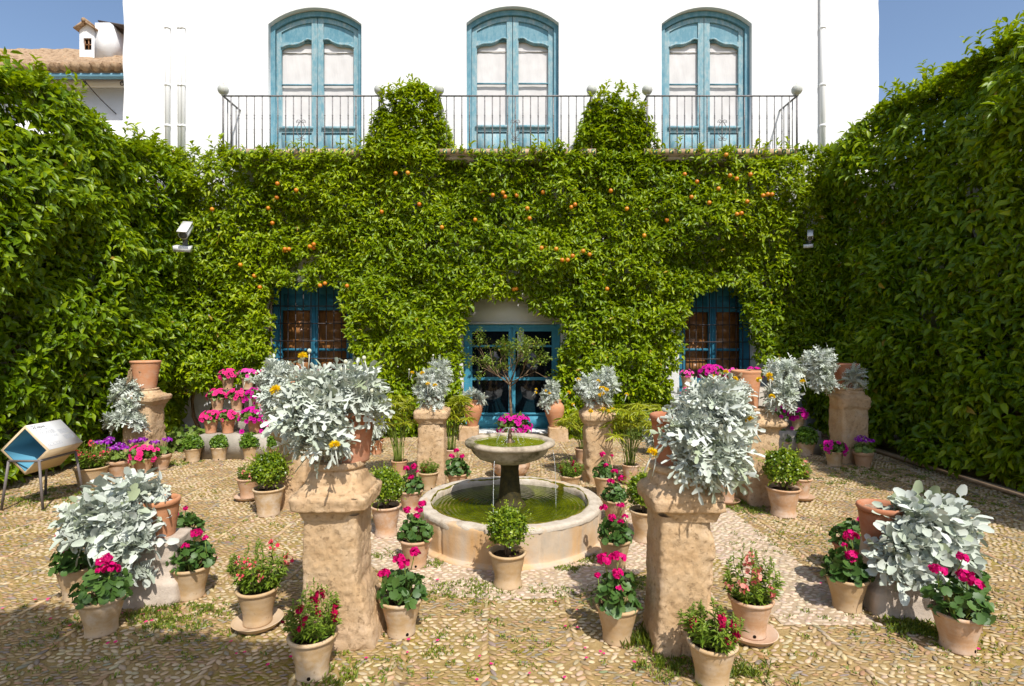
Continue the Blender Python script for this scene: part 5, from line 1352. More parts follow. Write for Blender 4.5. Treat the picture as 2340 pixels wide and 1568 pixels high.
geranium(2188, 1501, 'geranium in the rightmost front pot with three full crimson heads', [(-0.8, 0.95, 0), (0.2, 0.8, 0), (0.65, 0.55, 1), (0.25, 1.3, 1)], v=2, mat='pink_clay', hole=-1.1, sc=1.05)
geranium(2196, 1425, 'green geranium half hidden behind the right silver plant', [(0.3, 0.6, 2)], v=3, mat='pink_clay')

SG = 'potted snapdragons on the cobbles'
def snapdragon(px, py, label, petal, nfl, v=0, h=0.21, rb=0.082, rr=0.125, mat='buff_clay', hole=None, sc=1.0, sauc=None, style='rolled'):
    x, y = gp(px, py, rb)
    z = 0
    if sauc: saucer(x, y, rr * 1.16, sauc, mat); z = 0.024
    t_ = thing('potted_snapdragon', label, 'potted plant', (x, y, z), 0, SG)
    add_pot(t_, h, rb, rr, style, mat, hole)
    me, tips = SNAP[v]
    link('foliage', me, t_, (0, 0, h - 0.01), None, sc)
    rr_ = random.Random(px)
    front = [p for p in tips if p[1] < 0.05]
    for p in rr_.sample(front, min(nfl, len(front))):
        link('flower_spike', SPK[petal], t_, (p[0] * sc, p[1] * sc, h - 0.015 + p[2] * sc - rr_.uniform(0.0, 0.05)), (rr_.uniform(-.4, .4), rr_.uniform(-.4, .4), rr_.uniform(0, 6)), rr_.uniform(0.7, 1.1))
    return t_
snapdragon(589, 1447, 'coral pink snapdragon in a pot on a wide saucer left of the left front pedestal', 'coral_petal', 8, 0, sc=1.15, sauc='wide clay saucer under the coral snapdragon at left')
snapdragon(714, 1563, 'dark red snapdragon in the nearest pot before the left front pedestal', 'dark_red_petal', 9, 1, hole=-1.45, sc=1.0)
snapdragon(1627, 1583, 'wine red fading snapdragon in the nearest pot before the right front pedestal', 'dark_red_petal', 8, 2, sc=1.1)
snapdragon(1716, 1475, 'pale coral snapdragon in a saucered pot behind the wine red one', 'pale_coral_petal', 8, 1, mat='pink_clay', hole=-1.75, sc=1.1, sauc='pinkish clay saucer under the pale coral snapdragon at right')
snapdragon(979, 1122, 'small sparse snapdragon in a pot before the slim left pedestal', 'dark_red_petal', 2, 2, h=0.2, sc=0.85, hole=-1.0)
snapdragon(1303, 1128, 'faded snapdragon behind the right back rim of the basin', 'dark_red_petal', 4, 2, sc=1.1, h=0.19)
snapdragon(568, 1146, 'pinkish bushy snapdragon on a saucer behind the left clipped box', 'pale_coral_petal', 4, 2, mat='pink_clay', sc=0.95, sauc='clay saucer under the pinkish plant behind the left clipped box')
snapdragon(1828, 1146, 'pale pink bushy snapdragon on a saucer behind the right clipped box', 'pale_coral_petal', 5, 0, mat='pink_clay', sc=0.85, sauc='clay saucer under the pale pink plant behind the right clipped box')
snapdragon(1658, 1155, 'small reddish plant on a saucer between the right front pedestal and the one behind it', 'dark_red_petal', 2, 2, mat='pink_clay', sc=0.8, sauc='clay saucer under the small plant behind the right front pedestal')
snapdragon(209, 1116, 'bushy red flowering plant in the widest pot beside the information sign', 'coral_petal', 9, 0, h=0.22, rb=0.13, rr=0.175, sc=1.25, style='rolled')

BG = 'clipped box balls in pots'
def boxwood(px, py, label, h=0.235, rb=0.09, rr=0.135, sc=1.0, v=0, mat='buff_clay', style='flared', up=0.0):
    x, y = gp(px, py, rb)
    t_ = thing('potted_boxwood', label, 'potted plant', (x, y, 0), 0, BG)
    add_pot(t_, h, rb, rr, style, mat)
    link('foliage', BOX[v], t_, (0, 0, h + 0.145 * sc + up), (0, 0, px), sc)
boxwood(1160, 1349, 'clipped box ball in a tall pot in front of the fountain basin', sc=0.97, v=0, up=0.02, mat='buff_clay')
boxwood(614, 1183, 'clipped box ball before the left middle pedestal', h=0.26, rb=0.105, rr=0.15, sc=1.18, v=1, mat='buff_clay', style='rolled')
boxwood(882, 1230, 'clipped box ball left of the fountain close to the left front pedestal', h=0.26, rb=0.09, rr=0.135, sc=1.08, v=2, mat='pink_clay')
boxwood(1474, 1243, 'clipped box ball half hidden behind the right front pedestal', h=0.26, rb=0.09, rr=0.135, sc=1.05, v=0, mat='buff_clay')
boxwood(1790, 1185, 'wide clipped box ball before the right middle pedestal', h=0.27, rb=0.11, rr=0.16, sc=1.25, v=2, mat='pink_clay')

HG = 'round green herb cushions in pots'
def basil(px, py, label, h=0.185, rb=0.085, rr=0.115, sc=1.0, v=0, mat='buff_clay', hole=None):
    x, y = gp(px, py, rb)
    t_ = thing('potted_herb', label, 'potted plant', (x, y, 0), 0, HG)
    add_pot(t_, h, rb, rr, 'rolled', mat, hole)
    link('foliage', BAS[v], t_, (0, 0, h + 0.045), (0, 0, px), sc)
basil(441, 1057, 'leftmost green herb cushion, standing off the end of the left flower steps', v=0)
basil(501, 1054, 'green herb cushion before the lowest left step, second from the left end', v=1, hole=-1.2, sc=0.95)
basil(573, 1052, 'green herb cushion before the left step, the one nearest the left middle pedestal', v=0, sc=1.1)
basil(632, 1052, 'green herb cushion mostly hidden behind the left middle pedestal', v=1)
basil(1841, 1043, 'wide green herb cushion before the right flower steps', v=1, h=0.2, rb=0.1, rr=0.14, sc=1.25, hole=-1.3)
basil(1791, 1039, 'small green herb cushion just right of the right middle pedestal', v=0, sc=0.95, mat='pink_clay')

CG = 'purple cinerarias in pots'
def cineraria(px, py, label, n=2, style='collared', mat='pink_clay', z=0, h=0.2, rb=0.08, rr=0.125, pos=None, spread=0.07):
    x, y = pos if pos else gp(px, py, rb)
    t_ = thing('potted_cineraria', label, 'potted plant', (x, y, z), 0, CG)
    add_pot(t_, h, rb, rr, style, mat)
    link('foliage', CINL, t_, (0, 0, h - 0.01), (0, 0, px * 0.1))
    for k in range(n):
        a = 2 * math.pi * k / n + px
        link('flower_cluster', CINF[k % 2], t_, (spread * math.cos(a), spread * math.sin(a), h + 0.15 + 0.02 * (k % 2)), (0, 0, a), 1.15)
cineraria(270, 1092, 'lilac cineraria in a collared pot left of the pink petunia by the sign', 3)
cineraria(368, 1075, 'magenta-violet cineraria in the pot against the far left pedestal', 2)
cineraria(238, 1090, 'tall deep purple cineraria behind the wide red-flowered pot', 3, h=0.26)
cineraria(318, 1072, 'pale violet cineraria behind the pink petunia at the far left pedestal', 3)
cineraria(1972, 1069, 'shaded deep violet cineraria in a collared pot right of the far right pedestal', 3)

PG = 'petunias in small clay pots'
def petunia(label, x, y, z, petal, n=14, h=0.18, rb=0.068, rr=0.098, mat='pink_clay', sc=1.0, hole=None, drape=0.0, v=0, hang=0):
    n = int(n * 1.6); sc = sc * 1.22
    if h == 0.18: h, rb, rr = 0.195, 0.072, 0.106
    t_ = thing('potted_petunia', label, 'potted plant', (x, y, z), 0, PG)
    add_pot(t_, h, rb, rr, 'rolled', mat, hole)
    link('foliage', PLE[v], t_, (0, 0, h + 0.01), (0, 0, x), (sc, sc, sc * 1.1))
    rr_ = random.Random(int((x * 37 + y * 91 + z * 13) * 100))
    for k in range(n):
        az = -math.pi / 2 + rr_.uniform(-1.9, 1.9); el = rr_.uniform(-0.35 - drape, 1.25)
        d = Vector((math.cos(az) * math.cos(el), math.sin(az) * math.cos(el), math.sin(el)))
        p = Vector((d.x * 0.115 * sc, d.y * 0.115 * sc, h + 0.025 + d.z * 0.085 * sc))
        if k < hang: p = Vector((rr_.uniform(-0.12, 0.16) * sc, -rr_.uniform(0.08, 0.13), h - rr_.uniform(0.0, 0.16))); d = Vector((rr_.uniform(-.3, .3), -1, 0.2))
        nd = (d + Vector((rr_.uniform(-.3, .3), -0.35, rr_.uniform(-.1, .4)))).normalized()
        o = link('bloom', PET[petal], t_, p, nd.to_track_quat('Z', 'Y').to_euler(), rr_.uniform(0.8, 1.15) * (0.8 + 0.2 * sc))
TZ = (0.345, 0.62, 0.90)
TD = (7.9, 8.29, 8.68)
def stand(label, x0, x1, y0=7.72):
    t_ = thing('flower_steps', label, 'flower stand', ((x0 + x1) / 2, y0, 0), 0, 'concrete flower steps under the windows')
    for k in range(3):
        m = MB(); w = x1 - x0 - (0.0 if k == 0 else 0.16 * k)
        yb = 0.40 * k
        rows = m.box((0 + (0.08 * k), yb + 0.2 + (0.4 if k < 2 else 0.15) * 0 + 0.0, TZ[k] / 2), (w, 0.40, TZ[k]))
        m.build('step', 'concrete', t_)
    return t_
stand('three concrete steps of pink petunias under the left window', wx(456, 7.73), -2.25)
stand('three concrete steps of magenta petunias under the right window', 2.68, wx(1862, 8.2), 8.03)
def tp(px, k):
    d = TD[k] + (0.3 if px > 1200 else 0)
    return (wx(px, d), d, TZ[k])
petunia('hot pink petunia at the left end of the lowest left step', *tp(482, 0), 'pink_petal', mat='orange_clay', hole=None)
petunia('hot pink petunia second on the lowest left step', *tp(521, 0), 'pink_petal', mat='orange_clay', v=1)
petunia('large magenta petunia spilling over the middle of the lowest left step', *tp(582, 0), 'magenta_petal', 26, mat='orange_clay', sc=1.5, hang=8)
petunia('pink petunia on the lowest left step, against the left middle pedestal', *tp(622, 0), 'pink_petal', mat='orange_clay', v=1)
petunia('hot pink petunia at the left end of the middle left step', *tp(497, 1), 'pink_petal', mat='pink_clay')
petunia('light pink petunia second on the middle left step', *tp(541, 1), 'pink_petal', mat='pink_clay', v=1, hole=-1.5)
petunia('magenta petunia third on the middle left step above the spilling one', *tp(590, 1), 'magenta_petal', 22, mat='pink_clay', sc=1.25, hang=5)
petunia('hot pink petunia at the left end of the top left step', *tp(521, 2), 'pink_petal', 18, mat='pink_clay', hole=-1.2)
petunia('violet pink petunia second on the top left step', *tp(566, 2), 'violet_pink_petal', 16, mat='pink_clay', v=1)
petunia('hot pink petunia third on the top left step beside the silver leaves', *tp(610, 2), 'pink_petal', mat='orange_clay')
petunia('magenta petunia on the top left step behind the dry-stemmed pot', *tp(672, 2), 'magenta_petal', 16, mat='orange_clay', sc=1.15)
petunia('magenta petunia on the top left step behind the large silver plant', *tp(735, 2), 'magenta_petal', 12, mat='orange_clay')
petunia('crimson pink petunia at the right end of the top left step', wx(794, 8.68), 8.68, 0.90, 'pink_petal', 18, mat='orange_clay', sc=1.1)
petunia('small violet pink petunia at the left end of the top right step', *tp(1570, 2), 'violet_pink_petal', 7, rr=0.095, mat='pink_clay', sc=0.75, hole=-1.3)
petunia('big magenta petunia second on the top right step', *tp(1627, 2), 'magenta_petal', 30, mat='orange_clay', sc=1.5)
petunia('violet pink petunia behind the yellow pompoms on the top right step', *tp(1672, 2), 'violet_pink_petal', 14, mat='orange_clay')
petunia('magenta petunia behind the big pot on the top right step', *tp(1722, 2), 'magenta_petal', 16, mat='orange_clay', sc=1.1)
petunia('hot pink petunia on the middle right step behind the right front silver plant', *tp(1578, 1), 'pink_petal', 12, mat='pink_clay')
petunia('magenta petunia on the middle right step under the right-hand silver tuft', *tp(1791, 1), 'magenta_petal', 12, mat='orange_clay')
petunia('magenta petunia hanging over the lowest right step', *tp(1778, 0), 'magenta_petal', 22, mat='pink_clay', sc=1.25, hang=6)
petunia('magenta petunia in a buff pot at the right end of the lowest right step', *tp(1823, 0), 'magenta_petal', 14, mat='buff_clay', sc=1.0)
x, y = gp(328, 1085, 0.08)
petunia('pink petunia among violet cinerarias near the information sign', x, y, 0, 'pink_petal', 20, 0.2, 0.08, 0.125, 'pink_clay', 1.25)
x, y = gp(1906, 1067, 0.08)
petunia('magenta petunia at the foot of the far right pedestal', x, y, 0, 'magenta_petal', 14, 0.2, 0.08, 0.122, 'buff_clay', 1.1)
x, y = gp(1175, 1008, 0.1)
petunia('large magenta petunia on the ground before the glazed door', x, y, 0, 'magenta_petal', 34, 0.2, 0.12, 0.2, 'pink_clay', 2.1)

# ------------------------------------------------------------------ silver plants in their pots
SVG = 'silver-leaved plants in clay pots'
def silver(label, x, y, z, pot, lobes, style, flowers=(), buds=(), seed=1, dens=150, ll=0.15, dry=None, soil='dry_soil', fs=1.0):
    t_ = thing('potted_silver_plant', label, 'potted plant', (x, y, z), 0, SVG)
    h, rb, rr, st, mat = pot
    p = add_pot(t_, h, rb, rr, st, mat, soil=soil)
    link('foliage', silver_mesh(seed, lobes, style, dens, ll), t_)
    r_ = random.Random(seed)
    for f in flowers: link('flower', POM, t_, f, (r_.uniform(-.2, .9), r_.uniform(-.4, .4), r_.uniform(0, 6)), fs * r_.uniform(0.9, 1.2))
    for f in buds: link('flower_bud', BUD, t_, f, (r_.uniform(-.3, .3), r_.uniform(-.3, .3), 0), fs * r_.uniform(0.85, 1.15))
    if dry:
        for k, pts in enumerate(dry):
            m = MB(); q = np.array(pts); u = np.linspace(0, len(q) - 1, 14); c = np.stack([np.interp(u, np.arange(len(q)), q[:, j]) for j in range(3)], 1)
            a = u * 4
            for s_ in (0, 2.1, 4.2): m.tube(c + 0.010 * np.stack([np.cos(a + s_), np.sin(a + s_), np.cos(a + s_ + 1)], 1), np.linspace(0.012, 0.007, 14), 6)
            m.build('dry_stem', 'dry_stem', t_, True)
    return t_
def rel(px, py, d, x, y, z): return (wx(px, d) - x, d - y, wz(py, d) - z)
# the two large ones in front
bx, by, bz = -0.925, 3.17, 1.0
R = lambda px, py, d: rel(px, py, d, bx, by, bz)
silver('huge silver-leaved plant cascading over its pot on the left front pedestal', bx, by, bz, (0.29, 0.108, 0.152, 'tall', 'red_clay'),
       [(R(735, 915, 3.07), (0.19, 0.17, 0.15)), (R(812, 900, 3.14), (0.14, 0.14, 0.12)), (R(730, 985, 3.0), (0.14, 0.11, 0.13)), (R(682, 945, 3.05), (0.09, 0.10, 0.11)), (R(835, 925, 3.1), (0.07, 0.08, 0.08)), (R(750, 1015, 2.97), (0.07, 0.06, 0.07))],
       T_SILVER_A, [R(692, 814, 3.0), R(630, 892, 2.98), R(765, 1018, 2.85)], [R(707, 802, 3.05), R(790, 827, 3.05), R(832, 818, 3.05), R(686, 826, 3.02), R(782, 845, 3.05), R(850, 893, 3.05), R(636, 905, 2.98), R(630, 935, 2.98), R(757, 1020, 2.87)], 601, 175, 0.15, fs=1.15)
bx, by, bz = 0.945, 3.1, 0.985
silver('huge silver-leaved plant hanging right of its pot on the right front pedestal', bx, by, bz, (0.29, 0.108, 0.152, 'tall', 'red_clay'),
       [(R(1622, 930, 3.0), (0.14, 0.14, 0.14)), (R(1612, 985, 2.94), (0.16, 0.13, 0.13)), (R(1640, 1040, 2.92), (0.11, 0.10, 0.13)), (R(1570, 965, 2.92), (0.06, 0.08, 0.07)), (R(1672, 965, 3.02), (0.07, 0.10, 0.10)), (R(1600, 1050, 2.9), (0.10, 0.08, 0.10))],
       T_SILVER_A, [R(1709, 962, 2.95), R(1491, 1035, 2.9)], [R(1687, 951, 2.95), R(1702, 942, 2.97), R(1719, 945, 2.97), R(1610, 880, 2.95), R(1500, 1042, 2.9), R(1688, 1040, 2.9), R(1660, 893, 2.97)], 611, 185, 0.145, fs=1.2)
# the two low ones
bx, by, bz = -2.36, 3.68, 0.38
silver('silver-leaved plant with rounded leaves drooping left of its pot on the left low pedestal', bx, by, bz, (0.25, 0.095, 0.13, 'tall', 'orange_clay'),
       [(R(285, 1150, 3.6), (0.23, 0.16, 0.13)), (R(262, 1205, 3.5), (0.22, 0.15, 0.15)), (R(300, 1265, 3.45), (0.16, 0.12, 0.14)), (R(205, 1190, 3.55), (0.11, 0.11, 0.12))],
       T_SILVER_C + T_SILVER_A[:1], [], [R(382, 1112, 3.6), R(302, 1240, 3.4), R(376, 1111, 3.62), R(342, 1130, 3.55)], 621, 135, 0.165)
bx, by, bz = 2.40, 3.54, 0.38
silver('silver-leaved plant with rounded leaves spreading right of its pot on the right low pedestal', bx, by, bz, (0.25, 0.10, 0.14, 'tall', 'red_clay'),
       [(R(2110, 1200, 3.4), (0.20, 0.15, 0.14)), (R(2165, 1195, 3.45), (0.14, 0.14, 0.11)), (R(2085, 1260, 3.33), (0.20, 0.12, 0.13)), (R(2150, 1260, 3.36), (0.14, 0.12, 0.12)), (R(2060, 1310, 3.3), (0.06, 0.06, 0.07))],
       T_SILVER_C, [], [], 631, 135, 0.165)
# middle ring
bx, by, bz = -2.2, 5.6, 0.93
silver('silver plant with dry twisted stems over its pot rim, just behind the large left plant', bx, by, bz, (0.36, 0.13, 0.185, 'tall', 'orange_clay'),
       [(R(632, 865, 5.5), (0.17, 0.15, 0.16)), (R(640, 920, 5.4), (0.16, 0.14, 0.18)), (R(655, 965, 5.35), (0.13, 0.10, 0.10))],
       T_SILVER_A, [R(592, 864, 5.5), R(628, 893, 5.4), R(615, 885, 5.4)], [R(570, 855, 5.5), R(585, 852, 5.5), R(660, 832, 5.5), R(640, 885, 5.4), R(560, 870, 5.5)], 641, 130, 0.14,
       dry=[[R(672, 878, 5.45), R(680, 858, 5.5), R(710, 852, 5.5), R(730, 862, 5.52)], [R(690, 858, 5.45), R(722, 850, 5.52), R(738, 880, 5.4)]])
bx, by, bz = 2.47, 5.72, 0.985
silver('silver plant in two tufts beside a tall ribbed pot on the right middle pedestal', bx, by, bz, (0.39, 0.115, 0.15, 'tall', 'orange_clay'),
       [(R(1670, 905, 5.55), (0.16, 0.14, 0.16)), (R(1690, 950, 5.5), (0.12, 0.10, 0.10)), (R(1790, 855, 5.65), (0.17, 0.15, 0.15)), (R(1785, 905, 5.55), (0.14, 0.11, 0.14))],
       T_SILVER_A + T_SILVER_B, [R(1659, 850, 5.45), R(1680, 866, 5.45), R(1735, 868, 5.4), R(1758, 858, 5.4), R(1760, 867, 5.4), R(1834, 872, 5.5), R(1764, 907, 5.4), R(1630, 863, 5.5)], [R(1822, 827, 5.6), R(1838, 860, 5.5), R(1645, 860, 5.5)], 651, 140, 0.13, fs=1.2,
       dry=[[R(1690, 862, 5.55), R(1695, 852, 5.65), R(1715, 846, 5.72)]])
bx, by, bz = -5.06, 7.6, 1.02
silver('silver plant hanging down the left side of a tall pot on the far left pedestal', bx, by, bz, (0.38, 0.13, 0.19, 'tall', 'orange_clay'),
       [(R(298, 900, 7.5), (0.24, 0.18, 0.19)), (R(300, 930, 7.4), (0.15, 0.13, 0.14)), (R(290, 960, 7.35), (0.24, 0.14, 0.12))],
       T_SILVER_A, [], [], 661, 110, 0.15, dry=[[R(322, 852, 7.45), R(300, 838, 7.5), R(298, 870, 7.42), R(285, 885, 7.42)], [R(318, 836, 7.52), R(296, 848, 7.45), R(290, 880, 7.4)]])
bx, by, bz = 4.71, 7.66, 1.03
silver('feathery silver plant leaning left from a shaded pot on the far right pedestal', bx, by, bz, (0.33, 0.125, 0.165, 'tall', 'red_clay'),
       [(R(1872, 835, 7.6), (0.21, 0.19, 0.22)), (R(1880, 872, 7.5), (0.15, 0.14, 0.14)), (R(1952, 865, 7.45), (0.13, 0.10, 0.13))],
       T_SILVER_B, [], [R(1835, 815, 7.6)], 671, 120, 0.15, dry=[[R(1925, 838, 7.66), R(1955, 832, 7.6), R(1972, 850, 7.5), R(1968, 875, 7.45)]])
bx, by, bz = -0.93, 6.56, 0.93
silver('fine-leaved silver plant with a tall plume on the slim left pedestal', bx, by, bz, (0.16, 0.09, 0.12, 'rolled', 'orange_clay'),
       [((-0.02, -0.05, 0.22), (0.22, 0.2, 0.19)), ((0.10, 0, 0.36), (0.13, 0.13, 0.18)), ((0.02, -0.12, 0.05), (0.15, 0.12, 0.13))],
       T_SILVER_B, [R(965, 853, 6.35), R(978, 878, 6.3), R(994, 881, 6.3), R(942, 852, 6.4)], [R(935, 845, 6.4), R(990, 812, 6.5)], 681, 150, 0.11)
bx, by, bz = 1.05, 6.56, 0.92
silver('fine-leaved silver plant dotted with yellow pompoms on the slim right pedestal', bx, by, bz, (0.16, 0.09, 0.12, 'rolled', 'orange_clay'),
       [((-0.06, -0.05, 0.2), (0.24, 0.2, 0.15)), ((0.06, 0, 0.26), (0.2, 0.16, 0.17)), ((0.0, -0.10, 0.06), (0.17, 0.12, 0.10))],
       T_SILVER_B, [R(1367, 871, 6.3), R(1373, 887, 6.3), R(1379, 887, 6.3), R(1386, 891, 6.3), R(1377, 900, 6.3), R(1370, 903, 6.3), R(1300, 897, 6.3), R(1310, 925, 6.3), R(1379, 935, 6.25), R(1350, 940, 6.25), R(1391, 940, 6.25), R(1401, 935, 6.25), R(1432, 902, 6.35), R(1322, 868, 6.4)], [], 691, 140, 0.11)
UR = (0.45, 0.085, 0.118, 'urn', 'orange_clay')
bx, by, bz = gp(1080, 1008, 0.15)[0], gp(1072, 1008, 0.15)[1], 0.23
silver('small silver plant in the amphora-shaped urn left of the glazed door', bx, by, bz, UR, [((0.0, -0.02, 0.52), (0.15, 0.13, 0.09)), ((0.14, -0.06, 0.42), (0.09, 0.09, 0.14))], T_SILVER_B, [], [R(1107, 898, 9.1)], 701, 130, 0.11)
bx, by, bz = gp(1267, 1010, 0.15)[0], gp(1275, 1010, 0.15)[1], 0.23
silver('silver plant with yellow pompoms in the amphora-shaped urn right of the glazed door', bx, by, bz, UR, [((-0.08, -0.05, 0.50), (0.17, 0.14, 0.13)), ((-0.05, -0.02, 0.62), (0.11, 0.11, 0.16)), ((-0.16, -0.10, 0.38), (0.09, 0.08, 0.09))], T_SILVER_B, [R(1225, 890, 8.9), R(1224, 897, 8.9), R(1247, 893, 8.9), R(1256, 899, 8.9)], [R(1263, 878, 9.1)], 711, 130, 0.11)
bx, by = gp(857, 1040, 0.1); bz = 0
silver('silver plant in a yellowish pot on the ground behind the large left plant', bx, by, bz, (0.22, 0.095, 0.135, 'rolled', 'orange_clay'), [((-0.03, -0.05, 0.42), (0.2, 0.18, 0.22)), ((-0.10, -0.08, 0.22), (0.15, 0.12, 0.14))], T_SILVER_A, [], [], 721, 110, 0.14)
bx, by = gp(1507, 1040, 0.1)
silver('silver plant in a pot on the ground, peeping out behind the right front pot', bx, by, bz, (0.22, 0.095, 0.135, 'rolled', 'orange_clay'), [((-0.04, -0.05, 0.36), (0.17, 0.16, 0.2)), ((-0.10, -0.08, 0.2), (0.12, 0.12, 0.12))], T_SILVER_A, [], [], 731, 110, 0.14)

# ------------------------------------------------------------------ papyrus
def papyrus(label, px, py, hgt, ns, seed, lean_=(0, 0), spread=0.3, pos=None, pot=(0.2, 0.075, 0.105), saucr=None, droop=0.3):
    x, y = pos if pos else gp(px, py, pot[1]); rng = np.random.default_rng(seed); z = 0
    if saucr: saucer(x, y, 0.13, saucr, 'buff_clay'); z = 0.024
    t_ = thing('potted_papyrus', label, 'potted plant', (x, y, z), 0, 'umbrella papyrus plants in pots')
    add_pot(t_, *pot, 'rolled', 'pink_clay')
    st = MB(); um = MB()
    for k in range(ns):
        a = rng.uniform(0, 2 * math.pi); r0 = rng.uniform(0, pot[2] * 0.7); rt = spread * math.sqrt(rng.uniform(0.02, 1)); hh = hgt * rng.uniform(0.62, 1.05)
        b = np.array([r0 * math.cos(a), r0 * math.sin(a), pot[0] - 0.03]); tp_ = np.array([rt * math.cos(a) + lean_[0], rt * math.sin(a) + lean_[1], pot[0] + hh - 0.25 * rt])
        u = np.linspace(0, 1, 9)[:, None]; pts = b + (tp_ - b) * (u * np.array([1, 1, 0]) ** 1 * u + u * np.array([0, 0, 1])) 
        st.tube(pts, np.linspace(0.0045, 0.003, 9), 5)
        n = 15; az = np.linspace(0, 2 * math.pi, n, endpoint=False) + rng.uniform(0, 1)
        D = np.stack([np.cos(az), np.sin(az), rng.uniform(-0.2, 0.4, n)], 1); L = rng.uniform(0.11, 0.18, n)
        put(um, T_BLADE, np.repeat(tp_[None], n, 0), D, np.tile([0, 0, 1.0], (n, 1)) + rng.normal(0, 0.1, (n, 3)), L, L * 0.085 + 0.004, 0, np.clip(rng.beta(2, 2, n) + 0.15, 0, 1))
        n = 10; put(um, T_LIGHT, np.repeat(tp_[None], n, 0) + rng.normal(0, 0.012, (n, 3)), rsph(rng, n) + np.array([0, 0, 0.7]), rsph(rng, n), 0.035, 0.008, 0, np.full(n, 0.95))
    st.build('stem', 'green_stem', t_); um.build('foliage', 'papyrus_leaf', t_)
papyrus('umbrella papyrus in a pot left of the slim left pedestal', 913, 1092, 0.80, 30, 81, (-0.05, 0), 0.24)
papyrus('umbrella papyrus leaning from behind the slim left pedestal', 1030, 1062, 0.70, 24, 82, (0.06, -0.02), 0.2)
papyrus('umbrella papyrus in a saucered pot right of the slim right pedestal', 1441, 1108, 0.72, 34, 83, (0.04, 0.02), 0.36, saucr='clay saucer under the right-hand umbrella papyrus')
papyrus('low umbrella papyrus behind the slim right pedestal', 1330, 1060, 0.55, 16, 84, (-0.08, -0.05), 0.22)

# ------------------------------------------------------------------ small tree before the door, carved planter, green bush
rng = np.random.default_rng(91)
x, y = gp(1166, 1003, 0.0); y += 0.1
tr = thing('small_tree', 'small standard tree with open crown before the glazed door', 'tree', (x, y, 0))
m = MB(); zb_ = 0.98
m.tube([(0, 0, 0), (0.015, 0, 0.4), (-0.005, 0, 0.8), (0.0, 0, zb_ - 0.02)], [0.032, 0.026, 0.022, 0.02], 8)
lv = MB(); tips = []
def br(p, d, L, r, dep):
    q = [p]; dd = np.array(d)
    for i in range(4):
        dd = nrm((dd + rng.normal(0, 0.13, 3) + np.array([0, 0, 0.05]))[None])[0]; q.append(q[-1] + dd * L / 4)
    m.tube(q, np.linspace(r, r * 0.6, 5), 5)
    if dep == 0: tips.append((q[-1], dd)); tips.append((q[2], dd)); tips.append((q[3], dd)); return
    for k in range(3 if dep > 1 else 2):
        br(q[rng.integers(2, 5)], nrm((dd + rng.normal(0, 0.5, 3) + np.array([0, 0, 0.08]))[None])[0], L * rng.uniform(0.55, 0.8), r * 0.6, dep - 1)
for k in range(9):
    a = k * 2 * math.pi / 9 + rng.uniform(-.3, .3); e = rng.uniform(0.2, 1.2)
    br(np.array([0, 0, zb_ - 0.02 - 0.01 * k]), (math.cos(a) * math.cos(e), math.sin(a) * math.cos(e), math.sin(e)), rng.uniform(0.38, 0.54) * (1.15 if e < 0.8 else 0.9), 0.012, 2)
m.build('trunk', 'bark', tr, True)
P = np.array([p for p, d in tips]); D = np.array([d for p, d in tips])
sprigs(lv, rng, P, nrm(D + np.array([0, 0, 0.4])), 11, 0.055, 0.027, T_LEAF, 0.25, 0.3, 1.5, 0.025, 0.0)
sprigs(lv, rng, P + rng.normal(0, 0.03, P.shape), nrm(D + np.array([0, 0, 0.4])), 5, 0.042, 0.02, T_LEAF, 0.25, 0.3, 1.5, 0.03, 0.05)
lv.build('crown', 'myrtle_leaf', tr)

x, y = gp(1167, 1101, 0.22)
t_ = thing('carved_planter', 'wide carved terracotta planter with a low green plant behind the fountain column', 'planter', (x, y, 0))
m = MB(); pr = [(0.001, 0), (0.15, 0), (0.16, 0.02), (0.21, 0.08), (0.235, 0.16), (0.23, 0.22), (0.245, 0.235), (0.25, 0.255), (0.235, 0.265), (0.215, 0.25), (0.2, 0.15)]
pp = []
for a, b in zip(pr, pr[1:]): pp += [(a[0] + (b[0] - a[0]) * i / 4, a[1] + (b[1] - a[1]) * i / 4) for i in range(4)]
m.lathe(pp + [pr[-1]], 96); V = m.V[-1]; a = np.arctan2(V[:, 1], V[:, 0]); k = np.clip(1 - np.abs(V[:, 2] - 0.13) / 0.09, 0, 1)
m.V[-1] = V + nrm(V * np.array([1, 1, 0]) + 1e-9) * (0.012 * k * np.sin(a * 12 + 5 * np.sin(V[:, 2] * 40)) * np.cos(a * 5))[:, None]
p = m.build('pot', 'pink_clay', t_, True)
m = MB(); m.disc((0, 0, 0.225), 0.222, 28); m.build('soil', 'soil', p)
link('foliage', BOX[1], t_, (-0.06, 0, 0.27), None, (1.0, 1.0, 0.7))

rng = np.random.default_rng(97)
for (cx_, cy_, r_, h_, n_, lb) in ((wx(425, 8.4), 8.5, 0.42, 0.36, 330, 'leafy green ground plant between the far left pedestal and the flower steps'),
                                   (wx(1490, 9.0), 9.3, 0.35, 0.5, 200, 'low green shrub against the creeper right of the glazed door')):
    t_ = thing('leafy_shrub', lb, 'shrub', (cx_, cy_, 0))
    m = MB(); a = rng.uniform(0, 6.28, n_); q = np.sqrt(rng.random(n_)); zz = rng.uniform(0.05, 1, n_) * h_ * (1 - 0.4 * q * q)
    P = np.stack([np.cos(a) * q * r_, np.sin(a) * q * r_ * 0.7, zz], 1)
    put(m, T_ROUND, P, rng.normal(0, 1, (n_, 3)), np.stack([np.cos(a) * q, np.sin(a) * q - 0.3, np.full(n_, 0.7)], 1) + rng.normal(0, 0.2, (n_, 3)), rng.uniform(0.025, 0.05, n_), None, 0, rng.random(n_))
    for k in range(0, n_, 6): m.tube([(P[k, 0] * 0.4, P[k, 1] * 0.4, 0), P[k]], 0.003, 4, 1)
    m.build('foliage', ['petunia_leaf', 'green_stem'], t_)

